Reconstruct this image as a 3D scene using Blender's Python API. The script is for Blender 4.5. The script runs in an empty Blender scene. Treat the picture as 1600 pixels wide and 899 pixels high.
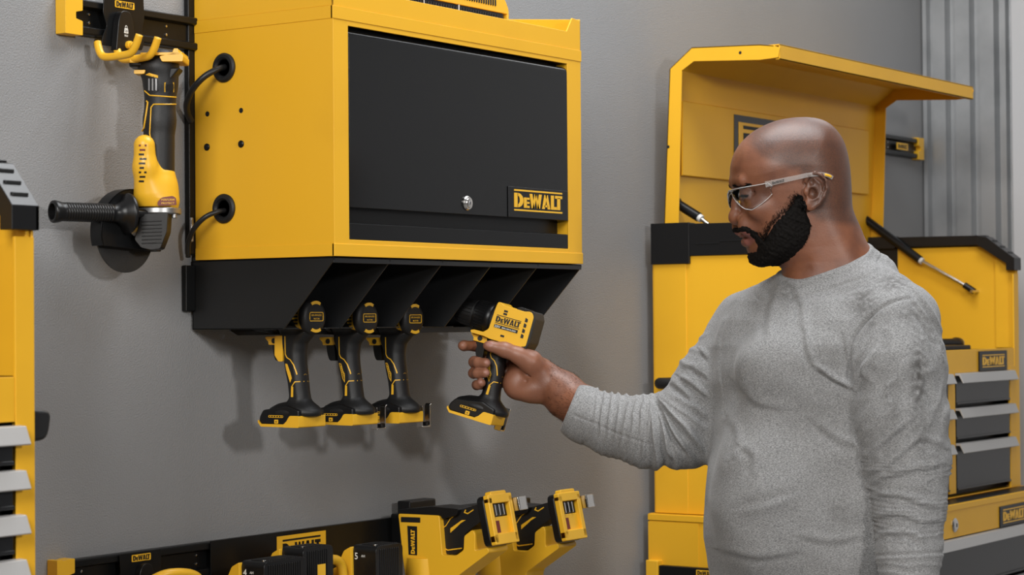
import bpy, bmesh, math, random
import numpy as np
from mathutils import Vector, Matrix, Euler
random.seed(7); RNG = np.random.default_rng(7)
SC = bpy.context.scene
COL = SC.collection
# ------------------------------------------------------------------ camera solved from the photograph
FPX = 3320.1
CAM = np.array([-2.5584, -2.4077, 1.4666])
_yaw, _pit, _rol = .6048, .0159, -.0081
F = np.array([math.cos(_yaw)*math.cos(_pit), math.sin(_yaw)*math.cos(_pit), math.sin(_pit)])
_R0 = np.array([math.sin(_yaw), -math.cos(_yaw), 0.]); _U0 = np.cross(_R0, F)
R = _R0*math.cos(_rol)+_U0*math.sin(_rol); U = -_R0*math.sin(_rol)+_U0*math.cos(_rol)
def ray(u, v): return F+R*(u-800)/FPX-U*(v-449.5)/FPX
def aty(u, v, y): d = ray(u, v); return CAM+d*(y-CAM[1])/d[1]
def atx(u, v, x): d = ray(u, v); return CAM+d*(x-CAM[0])/d[0]
def atd(u, v, Z): return CAM+ray(u, v)*Z
cd = bpy.data.cameras.new('camera'); cam = bpy.data.objects.new('camera', cd); COL.objects.link(cam)
cd.sensor_width = 36; cd.lens = 36*FPX/1600; cd.clip_start = .05
cam.matrix_world = Matrix(((R[0], U[0], -F[0], CAM[0]), (R[1], U[1], -F[1], CAM[1]), (R[2], U[2], -F[2], CAM[2]), (0, 0, 0, 1)))
cd.dof.use_dof = True; cd.dof.focus_distance = 3.55; cd.dof.aperture_fstop = 9.0
SC.camera = cam
# ------------------------------------------------------------------ materials
def mat(name, col, rough=.5, metal=0., spec=.5, bump=None, var=None, coat=0.):
    m = bpy.data.materials.new(name); m.use_nodes = True
    nt = m.node_tree; b = nt.nodes['Principled BSDF']
    b.inputs['Base Color'].default_value = (*col, 1); b.inputs['Roughness'].default_value = rough
    b.inputs['Metallic'].default_value = metal; b.inputs['Specular IOR Level'].default_value = spec
    b.inputs['Coat Weight'].default_value = coat
    tc = nt.nodes.new('ShaderNodeTexCoord')
    if bump:
        n = nt.nodes.new('ShaderNodeTexNoise'); n.inputs['Scale'].default_value = bump[0]; n.inputs['Detail'].default_value = 3
        bp = nt.nodes.new('ShaderNodeBump'); bp.inputs['Strength'].default_value = bump[1]; bp.inputs['Distance'].default_value = bump[2]
        nt.links.new(tc.outputs['Object'], n.inputs['Vector']); nt.links.new(n.outputs['Fac'], bp.inputs['Height'])
        nt.links.new(bp.outputs['Normal'], b.inputs['Normal'])
    if var:   # (scale, other colour, low, high)
        n = nt.nodes.new('ShaderNodeTexNoise'); n.inputs['Scale'].default_value = var[0]; n.inputs['Detail'].default_value = 5
        cr = nt.nodes.new('ShaderNodeMapRange'); cr.inputs['From Min'].default_value = var[2]; cr.inputs['From Max'].default_value = var[3]
        mx = nt.nodes.new('ShaderNodeMix'); mx.data_type = 'RGBA'
        mx.inputs['A'].default_value = (*col, 1); mx.inputs['B'].default_value = (*var[1], 1)
        nt.links.new(tc.outputs['Object'], n.inputs['Vector']); nt.links.new(n.outputs['Fac'], cr.inputs['Value'])
        nt.links.new(cr.outputs['Result'], mx.inputs['Factor']); nt.links.new(mx.outputs['Result'], b.inputs['Base Color'])
    return m
M = {}
M['wall'] = mat('grey textured plaster', (.272, .275, .281), .6, bump=(380, .5, .0025), var=(2.2, (.250, .252, .256), .42, .7))
M['floor'] = mat('grey concrete floor', (.2, .195, .19), .5, bump=(30, .2, .004), var=(3, (.14, .14, .135), .4, .7))
M['yellow'] = mat('yellow powder coat', (.80, .425, .021), .40, spec=.35, bump=(420, .06, .001), var=(3.5, (.71, .37, .018), .5, .8))
M['yplast'] = mat('yellow plastic', (.84, .46, .024), .38)
M['black'] = mat('black powder coat', (.0055, .0058, .0062), .34, spec=.3, bump=(500, .05, .001))
M['gloss'] = mat('satin black door paint', (.0050, .0054, .0058), .20, spec=.42)
M['bplast'] = mat('black plastic', (.0055, .0055, .006), .36, spec=.4)
M['rubber'] = mat('black rubber grip', (.0062, .0062, .0066), .5, bump=(900, .3, .001))
M['bin'] = mat('black steel bin', (.0065, .0068, .0072), .38, spec=.6, bump=(400, .08, .001))
M['bay'] = mat('lit black divider steel', (.020, .021, .0225), .42, spec=.5)  # bin steel again, base colour lightened to stand for light in the bays
M['darkgrey'] = mat('dark grey drawer steel', (.016, .0165, .018), .28)
M['ink'] = mat('black ink', (.006, .006, .006), .5)
M['white'] = mat('white ink', (.75, .75, .72), .5)
M['red'] = mat('dark red label', (.16, .018, .01), .45)
M['chrome'] = mat('polished steel', (.62, .60, .57), .22, 1.)
M['alu'] = mat('brushed aluminium', (.46, .46, .47), .42, .85)
M['cast'] = mat('cast metal', (.38, .38, .38), .38, .9)
M['silverpaint'] = mat('silver grey pull', (.42, .41, .40), .5, .25)
M['corr'] = mat('galvanised sheet', (.42, .43, .44), .38, .55, bump=(60, .05, .002), var=(9, (.33, .34, .35), .4, .7))
M['panel'] = mat('pale grey panel', (.50, .50, .51), .5)
M['wheel'] = mat('abrasive disc', (.02, .02, .02), .6, bump=(700, .5, .002))
M['cord'] = mat('black cord jacket', (.008, .008, .008), .42)
M['palegrey'] = mat('pale grey plastic', (.62, .62, .60), .5)
# ------------------------------------------------------------------ geometry builder
def rotm(rx=0, ry=0, rz=0): return np.array(Euler((rx, ry, rz)).to_matrix())
class MB:
    def __init__(s): s.v = []; s.f = []; s.mi = []; s.mats = []; s.n = 0
    def _m(s, m):
        if m not in s.mats: s.mats.append(m)
        return s.mats.index(m)
    def add(s, V, Fc, m):
        k = s._m(m); V = [tuple(float(c) for c in p) for p in V]
        s.v += V; s.f += [tuple(i+s.n for i in f) for f in Fc]; s.mi += [k]*len(Fc); s.n += len(V); return s
    def box(s, lo, hi, m, rot=None, piv=None):
        (a, b, c), (d, e, g) = lo, hi
        V = np.array([(a, b, c), (d, b, c), (d, e, c), (a, e, c), (a, b, g), (d, b, g), (d, e, g), (a, e, g)], float)
        if rot is not None:
            p = V.mean(0) if piv is None else np.array(piv); V = (V-p)@rot.T+p
        return s.add(V, [(0, 3, 2, 1), (4, 5, 6, 7), (0, 1, 5, 4), (1, 2, 6, 5), (2, 3, 7, 6), (3, 0, 4, 7)], m)
    def prism(s, poly, o, ex, ey, ez, t, m):
        """poly (2-D) in the plane o+x*ex+y*ey, extruded by t along ez"""
        o, ex, ey, ez = map(lambda q: np.array(q, float), (o, ex, ey, ez))
        P = [o+x*ex+y*ey for x, y in poly]; n = len(P)
        Q = [p+ez*t for p in P]
        a = sum(poly[i][0]*poly[(i+1) % n][1]-poly[(i+1) % n][0]*poly[i][1] for i in range(n))
        if (a > 0) == (np.dot(np.cross(ex, ey), ez)*t > 0):
            fc = [tuple(range(n))[::-1], tuple(range(n, 2*n))]+[(i, (i+1) % n, n+(i+1) % n, n+i) for i in range(n)]
        else:
            fc = [tuple(range(n)), tuple(range(n, 2*n))[::-1]]+[((i+1) % n, i, n+i, n+(i+1) % n) for i in range(n)]
        return s.add(P+Q, fc, m)
    def lathe(s, prof, o, ax, m, n=32, cap=True):
        """prof = [(dist along ax, radius)]"""
        o = np.array(o, float); ax = np.array(ax, float); ax /= np.linalg.norm(ax)
        h = np.array([0, 0, 1.]) if abs(ax[2]) < .9 else np.array([1., 0, 0])
        e1 = np.cross(h, ax); e1 /= np.linalg.norm(e1); e2 = np.cross(ax, e1)
        V = []
        for d, r in prof:
            for k in range(n):
                a = 2*math.pi*k/n; V.append(o+ax*d+(e1*math.cos(a)+e2*math.sin(a))*max(r, 1e-5))
        fc = []
        for j in range(len(prof)-1):
            for k in range(n):
                fc.append((j*n+k, j*n+(k+1) % n, (j+1)*n+(k+1) % n, (j+1)*n+k))
        if cap:
            fc.append(tuple(range(n))[::-1]); L = (len(prof)-1)*n; fc.append(tuple(range(L, L+n)))
        return s.add(V, fc, m)
    def cyl(s, a, b, r, m, r2=None, n=24):
        a = np.array(a, float); b = np.array(b, float); L = np.linalg.norm(b-a)
        return s.lathe([(0, r), (L, r if r2 is None else r2)], a, b-a, m, n)
    def tube(s, pts, r, m, n=12, sub=6, flat=None):
        P = spline(pts, sub) if sub > 1 else [np.array(p, float) for p in pts]
        N = len(P); rr = [r]*N if not hasattr(r, '__len__') else list(np.interp(np.linspace(0, 1, N), np.linspace(0, 1, len(r)), r))
        T = [P[min(i+1, N-1)]-P[max(i-1, 0)] for i in range(N)]; T = [t/np.linalg.norm(t) for t in T]
        up = np.array([0, 0, 1.]) if abs(T[0][2]) < .9 else np.array([1., 0, 0])
        e = np.cross(up, T[0]); e /= np.linalg.norm(e); V = []
        for i in range(N):
            e = e-T[i]*np.dot(e, T[i]); e /= np.linalg.norm(e); g = np.cross(T[i], e)
            for k in range(n):
                a = 2*math.pi*k/n; V.append(P[i]+(e*math.cos(a)+g*math.sin(a))*rr[i])
        fc = [(j*n+k, j*n+(k+1) % n, (j+1)*n+(k+1) % n, (j+1)*n+k) for j in range(N-1) for k in range(n)]
        fc += [tuple(range(n))[::-1], tuple(range((N-1)*n, N*n))]
        return s.add(V, fc, m)
    def strip(s, pts, o, ex, ey, ez, w, t, m):
        """a flat raised line of width w along a 2-D polyline"""
        p = np.array(pts, float); N = len(p); L = []; Rr = []
        for i in range(N):
            t0 = p[i]-p[i-1] if i else p[1]-p[0]; t1 = p[i+1]-p[i] if i < N-1 else t0
            t0 = t0/np.linalg.norm(t0); t1 = t1/np.linalg.norm(t1); n0 = np.array([-t0[1], t0[0]]); n1 = np.array([-t1[1], t1[0]])
            b = n0+n1; b /= np.linalg.norm(b); k = w/2/max(.5, np.dot(b, n0)); L.append(p[i]+b*k); Rr.append(p[i]-b*k)
        for i in range(N-1):
            s.prism([Rr[i], Rr[i+1], L[i+1], L[i]], o, ex, ey, ez, t, m)
        return s
    def xform(s, A, t=(0, 0, 0)):
        A = np.array(A, float); s.v = [tuple(A@np.array(p)+np.array(t)) for p in s.v]; return s
    def build(s, name, parent=None, bevel=0., seg=2, smooth=True, world=False, angle=35, sub=0):
        me = bpy.data.meshes.new(name); off = np.array(parent.location) if (world and parent) else np.zeros(3)
        me.from_pydata([tuple(np.array(p)-off) for p in s.v], [], s.f)
        for m in s.mats: me.materials.append(M[m] if isinstance(m, str) else m)
        me.polygons.foreach_set('material_index', s.mi)
        bm = bmesh.new(); bm.from_mesh(me); bmesh.ops.recalc_face_normals(bm, faces=bm.faces); bm.to_mesh(me); bm.free()
        o = bpy.data.objects.new(name, me); COL.objects.link(o)
        if parent: o.parent = parent
        if smooth:
            me.shade_smooth()
            if angle < 180: me.set_sharp_from_angle(angle=math.radians(angle))
        if bevel:
            b = o.modifiers.new('b', 'BEVEL'); b.width = bevel; b.segments = seg; b.limit_method = 'ANGLE'; b.angle_limit = math.radians(32); b.harden_normals = True
            b.use_clamp_overlap = True
        if sub:
            q = o.modifiers.new('s', 'SUBSURF'); q.levels = sub; q.render_levels = sub
        return o
def spline(pts, sub=6):
    P = [np.array(p, float) for p in pts]; out = []
    for i in range(len(P)-1):
        a = P[max(i-1, 0)]; b = P[i]; c = P[i+1]; d = P[min(i+2, len(P)-1)]
        for k in range(sub):
            t = k/sub; out.append(.5*(2*b+(c-a)*t+(2*a-5*b+4*c-d)*t*t+(3*b-a-3*c+d)*t**3))
    out.append(P[-1]); return out
def rnd(poly, r, seg=4):
    """round the corners of a 2-D polygon (r = one radius or one per corner)"""
    n = len(poly); out = []
    for i in range(n):
        ri = r[i] if hasattr(r, '__len__') else r
        p = np.array(poly[i], float); a = np.array(poly[i-1], float)-p; b = np.array(poly[(i+1) % n], float)-p
        la, lb = np.linalg.norm(a), np.linalg.norm(b); k = min(ri, la*.48, lb*.48)
        if k < 1e-6: out.append(tuple(p)); continue
        A = p+a/la*k; B = p+b/lb*k
        for j in range(seg+1):
            t = j/seg; out.append(tuple((1-t)**2*A+2*t*(1-t)*p+t*t*B))
    return out
def tag(o, label, cat, group=None):
    o['label'] = label; o['category'] = cat
    if group: o['group'] = group
    return o
def thing(name, label, cat, loc=(0, 0, 0), rot=None, group=None):
    o = bpy.data.objects.new(name, None); COL.objects.link(o); o.location = tuple(float(c) for c in loc); o.empty_display_size = .05
    if rot is not None: o.rotation_euler = Matrix([list(map(float, r)) for r in rot]).to_euler()
    return tag(o, label, cat, group)
def struct(o): o['kind'] = 'structure'; return o
def copy_tree(o, parent=None):
    c = o.copy(); COL.objects.link(c); c.parent = parent
    for ch in [q for q in bpy.data.objects if q.parent == o]: copy_tree(ch, c)
    return c
# ------------------------------------------------------------------ lettering
def quad(a, b, c, d): return [a, b, c, d]
def arc(cx, cy, rx, ry, a0, a1, n=8): return [(cx+rx*math.cos(math.radians(a0+(a1-a0)*i/n)), cy+ry*math.sin(math.radians(a0+(a1-a0)*i/n))) for i in range(n+1)]
def logo_polys(bars=True):
    """the yellow word mark: D, small E, W, A, L, T in heavy condensed capitals, unit box 1 x .46"""
    P = []; b0, b1 = (.075, .385) if bars else (0., .46); H = b1-b0
    if bars: P += [[(0, 0), (1, 0), (1, .035), (0, .035)], [(0, .425), (1, .425), (1, .46), (0, .46)]]
    def y(t): return b0+H*t
    # D
    x0 = 0; P.append([(x0, y(0)), (x0+.065, y(0)), (x0+.065, y(1)), (x0, y(1))])
    o = arc(x0+.07, y(.5), .115, H*.5, -90, 90, 10); i = arc(x0+.07, y(.5), .045, H*.30, -90, 90, 10)
    for k in range(10): P.append([o[k], o[k+1], i[k+1], i[k]])
    P.append([(x0+.06, y(0)), (x0+.075, y(0)), (x0+.075, y(.2)), (x0+.06, y(.2))]); P.append([(x0+.06, y(.8)), (x0+.075, y(.8)), (x0+.075, y(1)), (x0+.06, y(1))])
    x0 = .198; P.append([(x0, y(0)), (x0+.055, y(0)), (x0+.055, y(.72)), (x0, y(.72))])
    for a, b in ((0, .15), (.29, .43), (.57, .72)): P.append([(x0+.05, y(a)), (x0+.112, y(a)), (x0+.112, y(b)), (x0+.05, y(b))])
    def stroke(xa, ya, xb, yb, w): return [(xa-w/2, ya), (xa+w/2, ya), (xb+w/2, yb), (xb-w/2, yb)]
    P += [stroke(.342, y(1), .384, y(0), .056)[::-1], stroke(.390, y(0), .440, y(1), .036), stroke(.440, y(1), .490, y(0), .036)[::-1], stroke(.496, y(0), .538, y(1), .056)]
    P += [stroke(.600, y(0), .650, y(1), .050), stroke(.716, y(0), .666, y(1), .050), [(.615, y(.14)), (.70, y(.14)), (.69, y(.28)), (.625, y(.28))]]
    x0 = .760; P += [[(x0, y(0)), (x0+.062, y(0)), (x0+.062, y(1)), (x0, y(1))], [(x0+.06, y(0)), (x0+.125, y(0)), (x0+.125, y(.2)), (x0+.06, y(.2))]]
    P += [[(.925-.031, y(0)), (.925+.031, y(0)), (.925+.031, y(.85)), (.925-.031, y(.85))], [(.850, y(.8)), (1.0, y(.8)), (1.0, y(1)), (.850, y(1))]]
    return P
def logo(mb, o, ex, ey, w, m, t=.0006, bars=True, h=None):
    ex = np.array(ex, float); ey = np.array(ey, float); ex /= np.linalg.norm(ex); ey /= np.linalg.norm(ey); ez = np.cross(ex, ey)
    k = (h/.46 if h else w)
    for p in logo_polys(bars): mb.prism(p, o, ex*w, ey*k, ez, t, m)
    return mb
def word(mb, s, o, ex, ey, size, m, t=.0004, bold=.012, width=None, align='LEFT'):
    """small lettering as thin raised polygons"""
    c = bpy.data.curves.new('w', 'FONT'); c.body = s; c.size = 1; c.offset = bold; c.extrude = 0; c.resolution_u = 2
    ob = bpy.data.objects.new('w', c); COL.objects.link(ob); bpy.context.view_layer.update()
    me = bpy.data.meshes.new_from_object(ob.evaluated_get(bpy.context.evaluated_depsgraph_get()))
    V = np.array([v.co[:] for v in me.vertices]); fc = [tuple(p.vertices) for p in me.polygons]
    bpy.data.objects.remove(ob); bpy.data.curves.remove(c); bpy.data.meshes.remove(me)
    if not len(V): return mb
    ex = np.array(ex, float); ey = np.array(ey, float); ex /= np.linalg.norm(ex); ey /= np.linalg.norm(ey); ez = np.cross(ex, ey)
    W = V[:, 0].max()-V[:, 0].min(); sx = (width/W) if width else size
    x = (V[:, 0]-V[:, 0].min())*sx
    if align == 'CENTER': x -= W*sx/2
    P = np.array(o)+x[:, None]*ex+(V[:, 1]*size)[:, None]*ey+ez*t
    mb.add(P, fc, m); return mb
# ------------------------------------------------------------------ implicit surfaces, meshed with surface nets
def smin(a, b, k):
    h = np.clip(.5+.5*(b-a)/k, 0, 1); return b+(a-b)*h-k*h*(1-h)
def smax(a, b, k): return -smin(-a, -b, k)
def s_sph(P, c, r): return np.linalg.norm(P-np.array(c, np.float32), axis=1)-r
def s_ell(P, c, r, A=None):
    q = P-np.array(c, np.float32)
    if A is not None: q = q@np.array(A, np.float32)      # columns of A = the ellipsoid's axes
    r = np.array(r, np.float32); k0 = np.linalg.norm(q/r, axis=1); k1 = np.linalg.norm(q/(r*r), axis=1)+1e-9
    return k0*(k0-1)/k1
def s_cap(P, a, b, ra, rb, flat=None):
    """tapered capsule; flat = (axis, factor) squashes along an axis"""
    a = np.array(a, np.float32); b = np.array(b, np.float32); pa = P-a; ba = b-a
    t = np.clip(pa@ba/np.dot(ba, ba), 0, 1); q = pa-t[:, None]*ba
    if flat is not None:
        n = np.array(flat[0], np.float32); q = q+np.outer(q@n*(1/flat[1]-1), n)
    return np.linalg.norm(q, axis=1)-(ra+(rb-ra)*t)
def s_chain(P, pts, k=.006):
    """pts = [(point, radius)]"""
    f = None
    for (a, ra), (b, rb) in zip(pts[:-1], pts[1:]):
        g = s_cap(P, a, b, ra, rb); f = g if f is None else smin(f, g, k)
    return f
def poly_sd(x, y, poly):
    """signed distance to a 2-D polygon, positive inside"""
    x = x.astype(np.float32); y = y.astype(np.float32); d = np.full(x.shape, 1e9, np.float32); ins = np.zeros(x.shape, bool); n = len(poly)
    for i in range(n):
        ax, ay = poly[i]; bx, by = poly[(i+1) % n]; ex, ey = bx-ax, by-ay; wx, wy = x-ax, y-ay
        t = np.clip((wx*ex+wy*ey)/(ex*ex+ey*ey+1e-12), 0, 1); d = np.minimum(d, (wx-ex*t)**2+(wy-ey*t)**2)
        c = ((ay > y) != (by > y)) & (x < (bx-ax)*(y-ay)/(by-ay+1e-12)+ax); ins ^= c
    d = np.sqrt(d); return np.where(ins, d, -d)
class Noise3:
    """smooth pseudo-noise: a sum of sines in random directions"""
    def __init__(s, seed, scale, n=14):
        g = np.random.default_rng(seed); s.k = g.normal(size=(n, 3)); s.k *= (2*np.pi/scale*g.uniform(.6, 1.5, (n, 1)))/np.linalg.norm(s.k, axis=1, keepdims=True); s.p = g.uniform(0, 6.28, n); s.n = n
    def __call__(s, P): return np.sin(P@s.k.T.astype(np.float32)+s.p.astype(np.float32)).sum(1)/np.sqrt(s.n/2)
def nets(f, lo, hi, h, blk=8, margin=1.6, smooth=0):
    lo = np.array(lo, float); n = np.ceil((np.array(hi)-lo)/(h*blk)).astype(int); N = n*blk
    ax = [lo[i]+(np.arange(n[i])+.5)*blk*h for i in range(3)]; C = np.stack(np.meshgrid(*ax, indexing='ij'), -1).reshape(-1, 3).astype(np.float32)
    fc = f(C).reshape(n); g = np.repeat(np.repeat(np.repeat(fc, blk, 0), blk, 1), blk, 2).astype(np.float32)
    act = np.argwhere(np.abs(fc) < blk*h*.87*margin); off = np.stack(np.meshgrid(*[np.arange(blk)]*3, indexing='ij'), -1).reshape(-1, 3)
    for s0 in range(0, len(act), 700):
        a = act[s0:s0+700]; I = (a[:, None, :]*blk+off[None]).reshape(-1, 3); g[I[:, 0], I[:, 1], I[:, 2]] = f((lo+I*h).astype(np.float32))
    S = g < 0; c = np.zeros(np.array(S.shape)-1, np.uint8)
    for dx in (0, 1):
        for dy in (0, 1):
            for dz in (0, 1): c += S[dx:S.shape[0]-1+dx, dy:S.shape[1]-1+dy, dz:S.shape[2]-1+dz]
    I = np.argwhere((c > 0) & (c < 8)); idx = np.full(c.shape, -1, np.int64); idx[I[:, 0], I[:, 1], I[:, 2]] = np.arange(len(I))
    acc = np.zeros((len(I), 3)); cnt = np.zeros(len(I))
    for ax_ in range(3):
        o1, o2 = [k for k in range(3) if k != ax_]
        for i in (0, 1):
            for j in (0, 1):
                A = I.copy(); A[:, o1] += i; A[:, o2] += j; B = A.copy(); B[:, ax_] += 1
                va = g[A[:, 0], A[:, 1], A[:, 2]]; vb = g[B[:, 0], B[:, 1], B[:, 2]]; m = (va < 0) != (vb < 0)
                t = np.where(m, va/(va-vb+1e-12), 0); p = A.astype(float); p[:, ax_] += t; acc[m] += p[m]; cnt[m] += 1
    V = lo+acc/cnt[:, None]*h; quads = []
    for ax_ in range(3):
        sl = [slice(0, -1)]*3; A = S; a0 = [slice(None)]*3; a1 = [slice(None)]*3; a0[ax_] = slice(0, -1); a1[ax_] = slice(1, None)
        E = np.argwhere(A[tuple(a0)] != A[tuple(a1)]); o1, o2 = (ax_+1) % 3, (ax_+2) % 3
        m = (E[:, o1] > 0) & (E[:, o2] > 0) & (E[:, o1] < S.shape[o1]-1) & (E[:, o2] < S.shape[o2]-1) & (E[:, ax_] < S.shape[ax_]-1); E = E[m]
        q = []
        for i, j in ((1, 1), (0, 1), (0, 0), (1, 0)):
            K = E.copy(); K[:, o1] -= i; K[:, o2] -= j; q.append(idx[K[:, 0], K[:, 1], K[:, 2]])
        q = np.stack(q, 1); ins = S[E[:, 0], E[:, 1], E[:, 2]]; q[~ins] = q[~ins][:, ::-1]; quads.append(q)
    Q = np.concatenate(quads); Q = Q[(Q >= 0).all(1)]
    for _ in range(smooth):
        s_ = np.zeros_like(V); k_ = np.zeros(len(V))
        for a, b in ((0, 1), (1, 2), (2, 3), (3, 0)):
            np.add.at(s_, Q[:, a], V[Q[:, b]]); np.add.at(s_, Q[:, b], V[Q[:, a]]); np.add.at(k_, Q[:, a], 1); np.add.at(k_, Q[:, b], 1)
        V = V*.5+.5*s_/np.maximum(k_, 1)[:, None]
    return V, Q
def mesh_obj(name, V, Q, m, parent=None, attrs=None, local=False):
    me = bpy.data.meshes.new(name); off = np.zeros(3) if (parent is None or local) else np.array(parent.location); V = np.asarray(V)-off
    me.vertices.add(len(V)); me.vertices.foreach_set('co', V.astype(np.float32).ravel()); k = Q.shape[1]
    me.loops.add(len(Q)*k); me.loops.foreach_set('vertex_index', Q.ravel().astype(np.int32)); me.polygons.add(len(Q)); me.polygons.foreach_set('loop_start', np.arange(len(Q), dtype=np.int32)*k)
    me.update(calc_edges=True); me.validate(); me.materials.append(M[m] if isinstance(m, str) else m); me.shade_smooth()
    for an, av in (attrs or {}).items():
        at = me.attributes.new(an, 'FLOAT', 'POINT'); at.data.foreach_set('value', np.asarray(av, np.float32))
    o = bpy.data.objects.new(name, me); COL.objects.link(o)
    if parent: o.parent = parent
    return o
# ================================================================== the room
mb = MB(); mb.box((-4.2, 0, 0), (2.95, .15, 3.6), 'wall'); struct(mb.build('wall_back'))
mb = MB(); mb.box((-4.2, -4.5, -.08), (4.0, .15, 0), 'floor'); struct(mb.build('floor'))
# the right-hand wall: corrugated sheet, then a smooth pale panel nearer to the camera
XW = 2.95
ycs = [0.0]; prof = [(0.0, .0)]
def yr(px): return float(atx(px, 300, XW)[1])
seq = [(1446, .0), (1449, .022), (1455, .022), (1458, .006), (1462, .006), (1465, .022), (1484, .022), (1488, 0.), (1496, 0.), (1500, .022), (1522, .022), (1526, 0.),
       (1534, 0.), (1538, .022), (1560, .022), (1564, 0.), (1568, 0.), (1571, .02), (1578, .02), (1580, 0.), (1587, 0.)]
P = [(yr(a), XW-b) for a, b in seq]
mb = MB()
V = []; Fc = []
for z in (0, 3.6):
    for y, x in P: V.append((x, y, z))
n = len(P)
Fc = [(i, i+1, n+i+1, n+i) for i in range(n-1)]
mb.add(V, Fc, 'corr')
mb.box((XW+.002, yr(1600)-.0, 0), (XW+.06, .0, 3.6), 'corr')
struct(mb.build('wall_right', smooth=False))
mb = MB(); mb.box((XW-.03, -4.4, 0), (XW+.06, yr(1588), 3.6), 'panel'); struct(mb.build('wall_right_panel', bevel=.004))

# ================================================================== wall cabinet
W_, D_, ZB, ZT = .711, .3047, 1.570, 1.962
cab = thing('wall_cabinet', 'yellow steel wall cabinet with black flip-up door, hung above the row of drills', 'cabinet', (.355, 0, ZB))
def cb(mb, name, **k): return mb.build(name, k.pop('parent', cab), world=k.pop('world', True), **k)
s = .0015
mb = MB()
mb.box((0, -D_+.002, ZB+.004), (.002, -.012, ZT-.02), 'yellow'); mb.box((W_-.002, -D_+.002, ZB+.004), (W_, -.012, ZT-.02), 'yellow')
mb.box((0, -D_+.02, ZB), (W_, -.012, ZB+.003), 'yellow'); mb.box((.002, -D_+.02, ZT-.004), (W_-.002, -.012, ZT-.002), 'yellow')
mb.box((.002, -.014, ZB), (W_-.002, -.012, ZT), 'yellow')
# hemmed bands round the top and the bottom
for z0, z1 in ((1.941, 1.9615), (1.5702, 1.590)):
    mb.box((-.0012, -D_+.0, z0), (.0008, -.0125, z1), 'yellow'); mb.box((W_-.0008, -D_, z0), (W_+.0012, -.0125, z1), 'yellow')
    mb.box((-.0012, -D_-.0012, z0), (W_+.0012, -D_+.004, z1), 'yellow')
mb.box((0, -D_, 1.585), (.037, -D_+.003, 1.945), 'yellow'); mb.box((.666, -D_, 1.585), (W_, -D_+.003, 1.945), 'yellow')
mb.box((.037, -D_, 1.933), (.666, -D_+.003, 1.945), 'yellow'); mb.box((.037, -D_, 1.585), (.666, -D_+.003, 1.597), 'yellow')
mb.box((.0355, -D_+.001, 1.59), (.037, -D_+.04, 1.94), 'yellow'); mb.box((.666, -D_+.001, 1.59), (.6675, -D_+.04, 1.94), 'yellow')
cb(mb, 'body', bevel=.0009)
mb = MB(); mb.box((-.013, -.0115, 1.58), (W_+.006, -.001, 2.03), 'black'); mb.box((-.022, -.0115, 1.487), (.0, -.001, 1.562), 'black')
mb.box((-.0135, -.016, 1.60), (-.0075, -.0105, 1.64), 'alu')
cb(mb, 'mounting_plate', bevel=.002)
# tray on top
mb = MB()
pf = [(0, 1.9615), (W_, 1.9615), (W_, 2.0165), (.684, 2.0185), (.6655, 1.9925), (.6, 1.9925), (.111, 1.9925), (.0455, 1.9925), (.027, 2.0185), (0, 2.0185)]
mb.prism(pf, (0, -D_, 0), (1, 0, 0), (0, 0, 1), (0, 1, 0), .003, 'yellow')
sd = [(-D_, 1.9615), (-.012, 1.9615), (-.012, 2.045), (-D_, 2.0185)]
for x in (0, W_-.002): mb.prism(sd, (x, 0, 0), (0, 1, 0), (0, 0, 1), (1, 0, 0), .002, 'yellow')
mb.box((.002, -.014, 1.962), (W_-.002, -.012, 2.045), 'yellow'); mb.box((.002, -D_+.003, 1.9625), (W_-.002, -.014, 1.9645), 'yellow')
mb.prism([(-D_+.05, 1.9645), (-.014, 1.9645), (-.014, 2.004)], (W_-.045, 0, 0), (0, 1, 0), (0, 0, 1), (1, 0, 0), .043, 'yellow')
cb(mb, 'top_tray', bevel=.0008)
# door
mb = MB()
pr_ = rnd([(-D_+.0, 1.648), (-D_+.0, 1.9275), (-D_+.03, 1.9275), (-D_+.03, 1.655), (-D_+.012, 1.648)], [.001, .012, .002, .002, .002], 5)
mb.prism(pr_, (.0385, 0, 0), (0, 1, 0), (0, 0, 1), (1, 0, 0), .626, 'gloss')
door = cb(mb, 'door', bevel=.0006)
mb = MB(); mb.prism([(-D_+.001, 1.5975), (-D_+.001, 1.6225), (-D_+.004, 1.6235), (-D_+.03, 1.6235), (-D_+.03, 1.5975)], (.0385, 0, 0), (0, 1, 0), (0, 0, 1), (1, 0, 0), .6265, 'black')
mb.box((.0375, -D_+.024, 1.60), (.6655, -D_+.034, 1.935), 'black')
cb(mb, 'door_sill', bevel=.0005)
mb = MB(); o = (.352, -D_, 1.667)
mb.lathe([(-.002, .0125), (.002, .0125), (.0045, .0105), (.0048, .0085), (.0062, .0078), (.0068, .006), (.0068, .001)], o, (0, -1, 0), 'chrome', 36)
mb.lathe([(.0069, .0032), (.0072, .003)], o, (0, -1, 0), 'alu', 20); mb.box((.3514, -D_-.0076, 1.6645), (.3526, -D_-.007, 1.6695), 'ink')
lk = cb(mb, 'lock'); lk['label'] = 'round chrome key lock'
mb = MB(); mb.box((.473, -D_-.0022, 1.648), (.661, -D_, 1.7015), 'bplast')
bd = cb(mb, 'badge', bevel=.0008)
mb = MB(); logo(mb, (.4895, -D_-.0022, 1.6597), (1, 0, 0), (0, 0, 1), .152, 'yplast', .0008, h=.0375)
cb(mb, 'lettering', parent=bd, world=False, smooth=False)
for ch in [q for q in bpy.data.objects if q.parent == bd]:
    ch.data.transform(Matrix.Translation(-cab.location))
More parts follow.
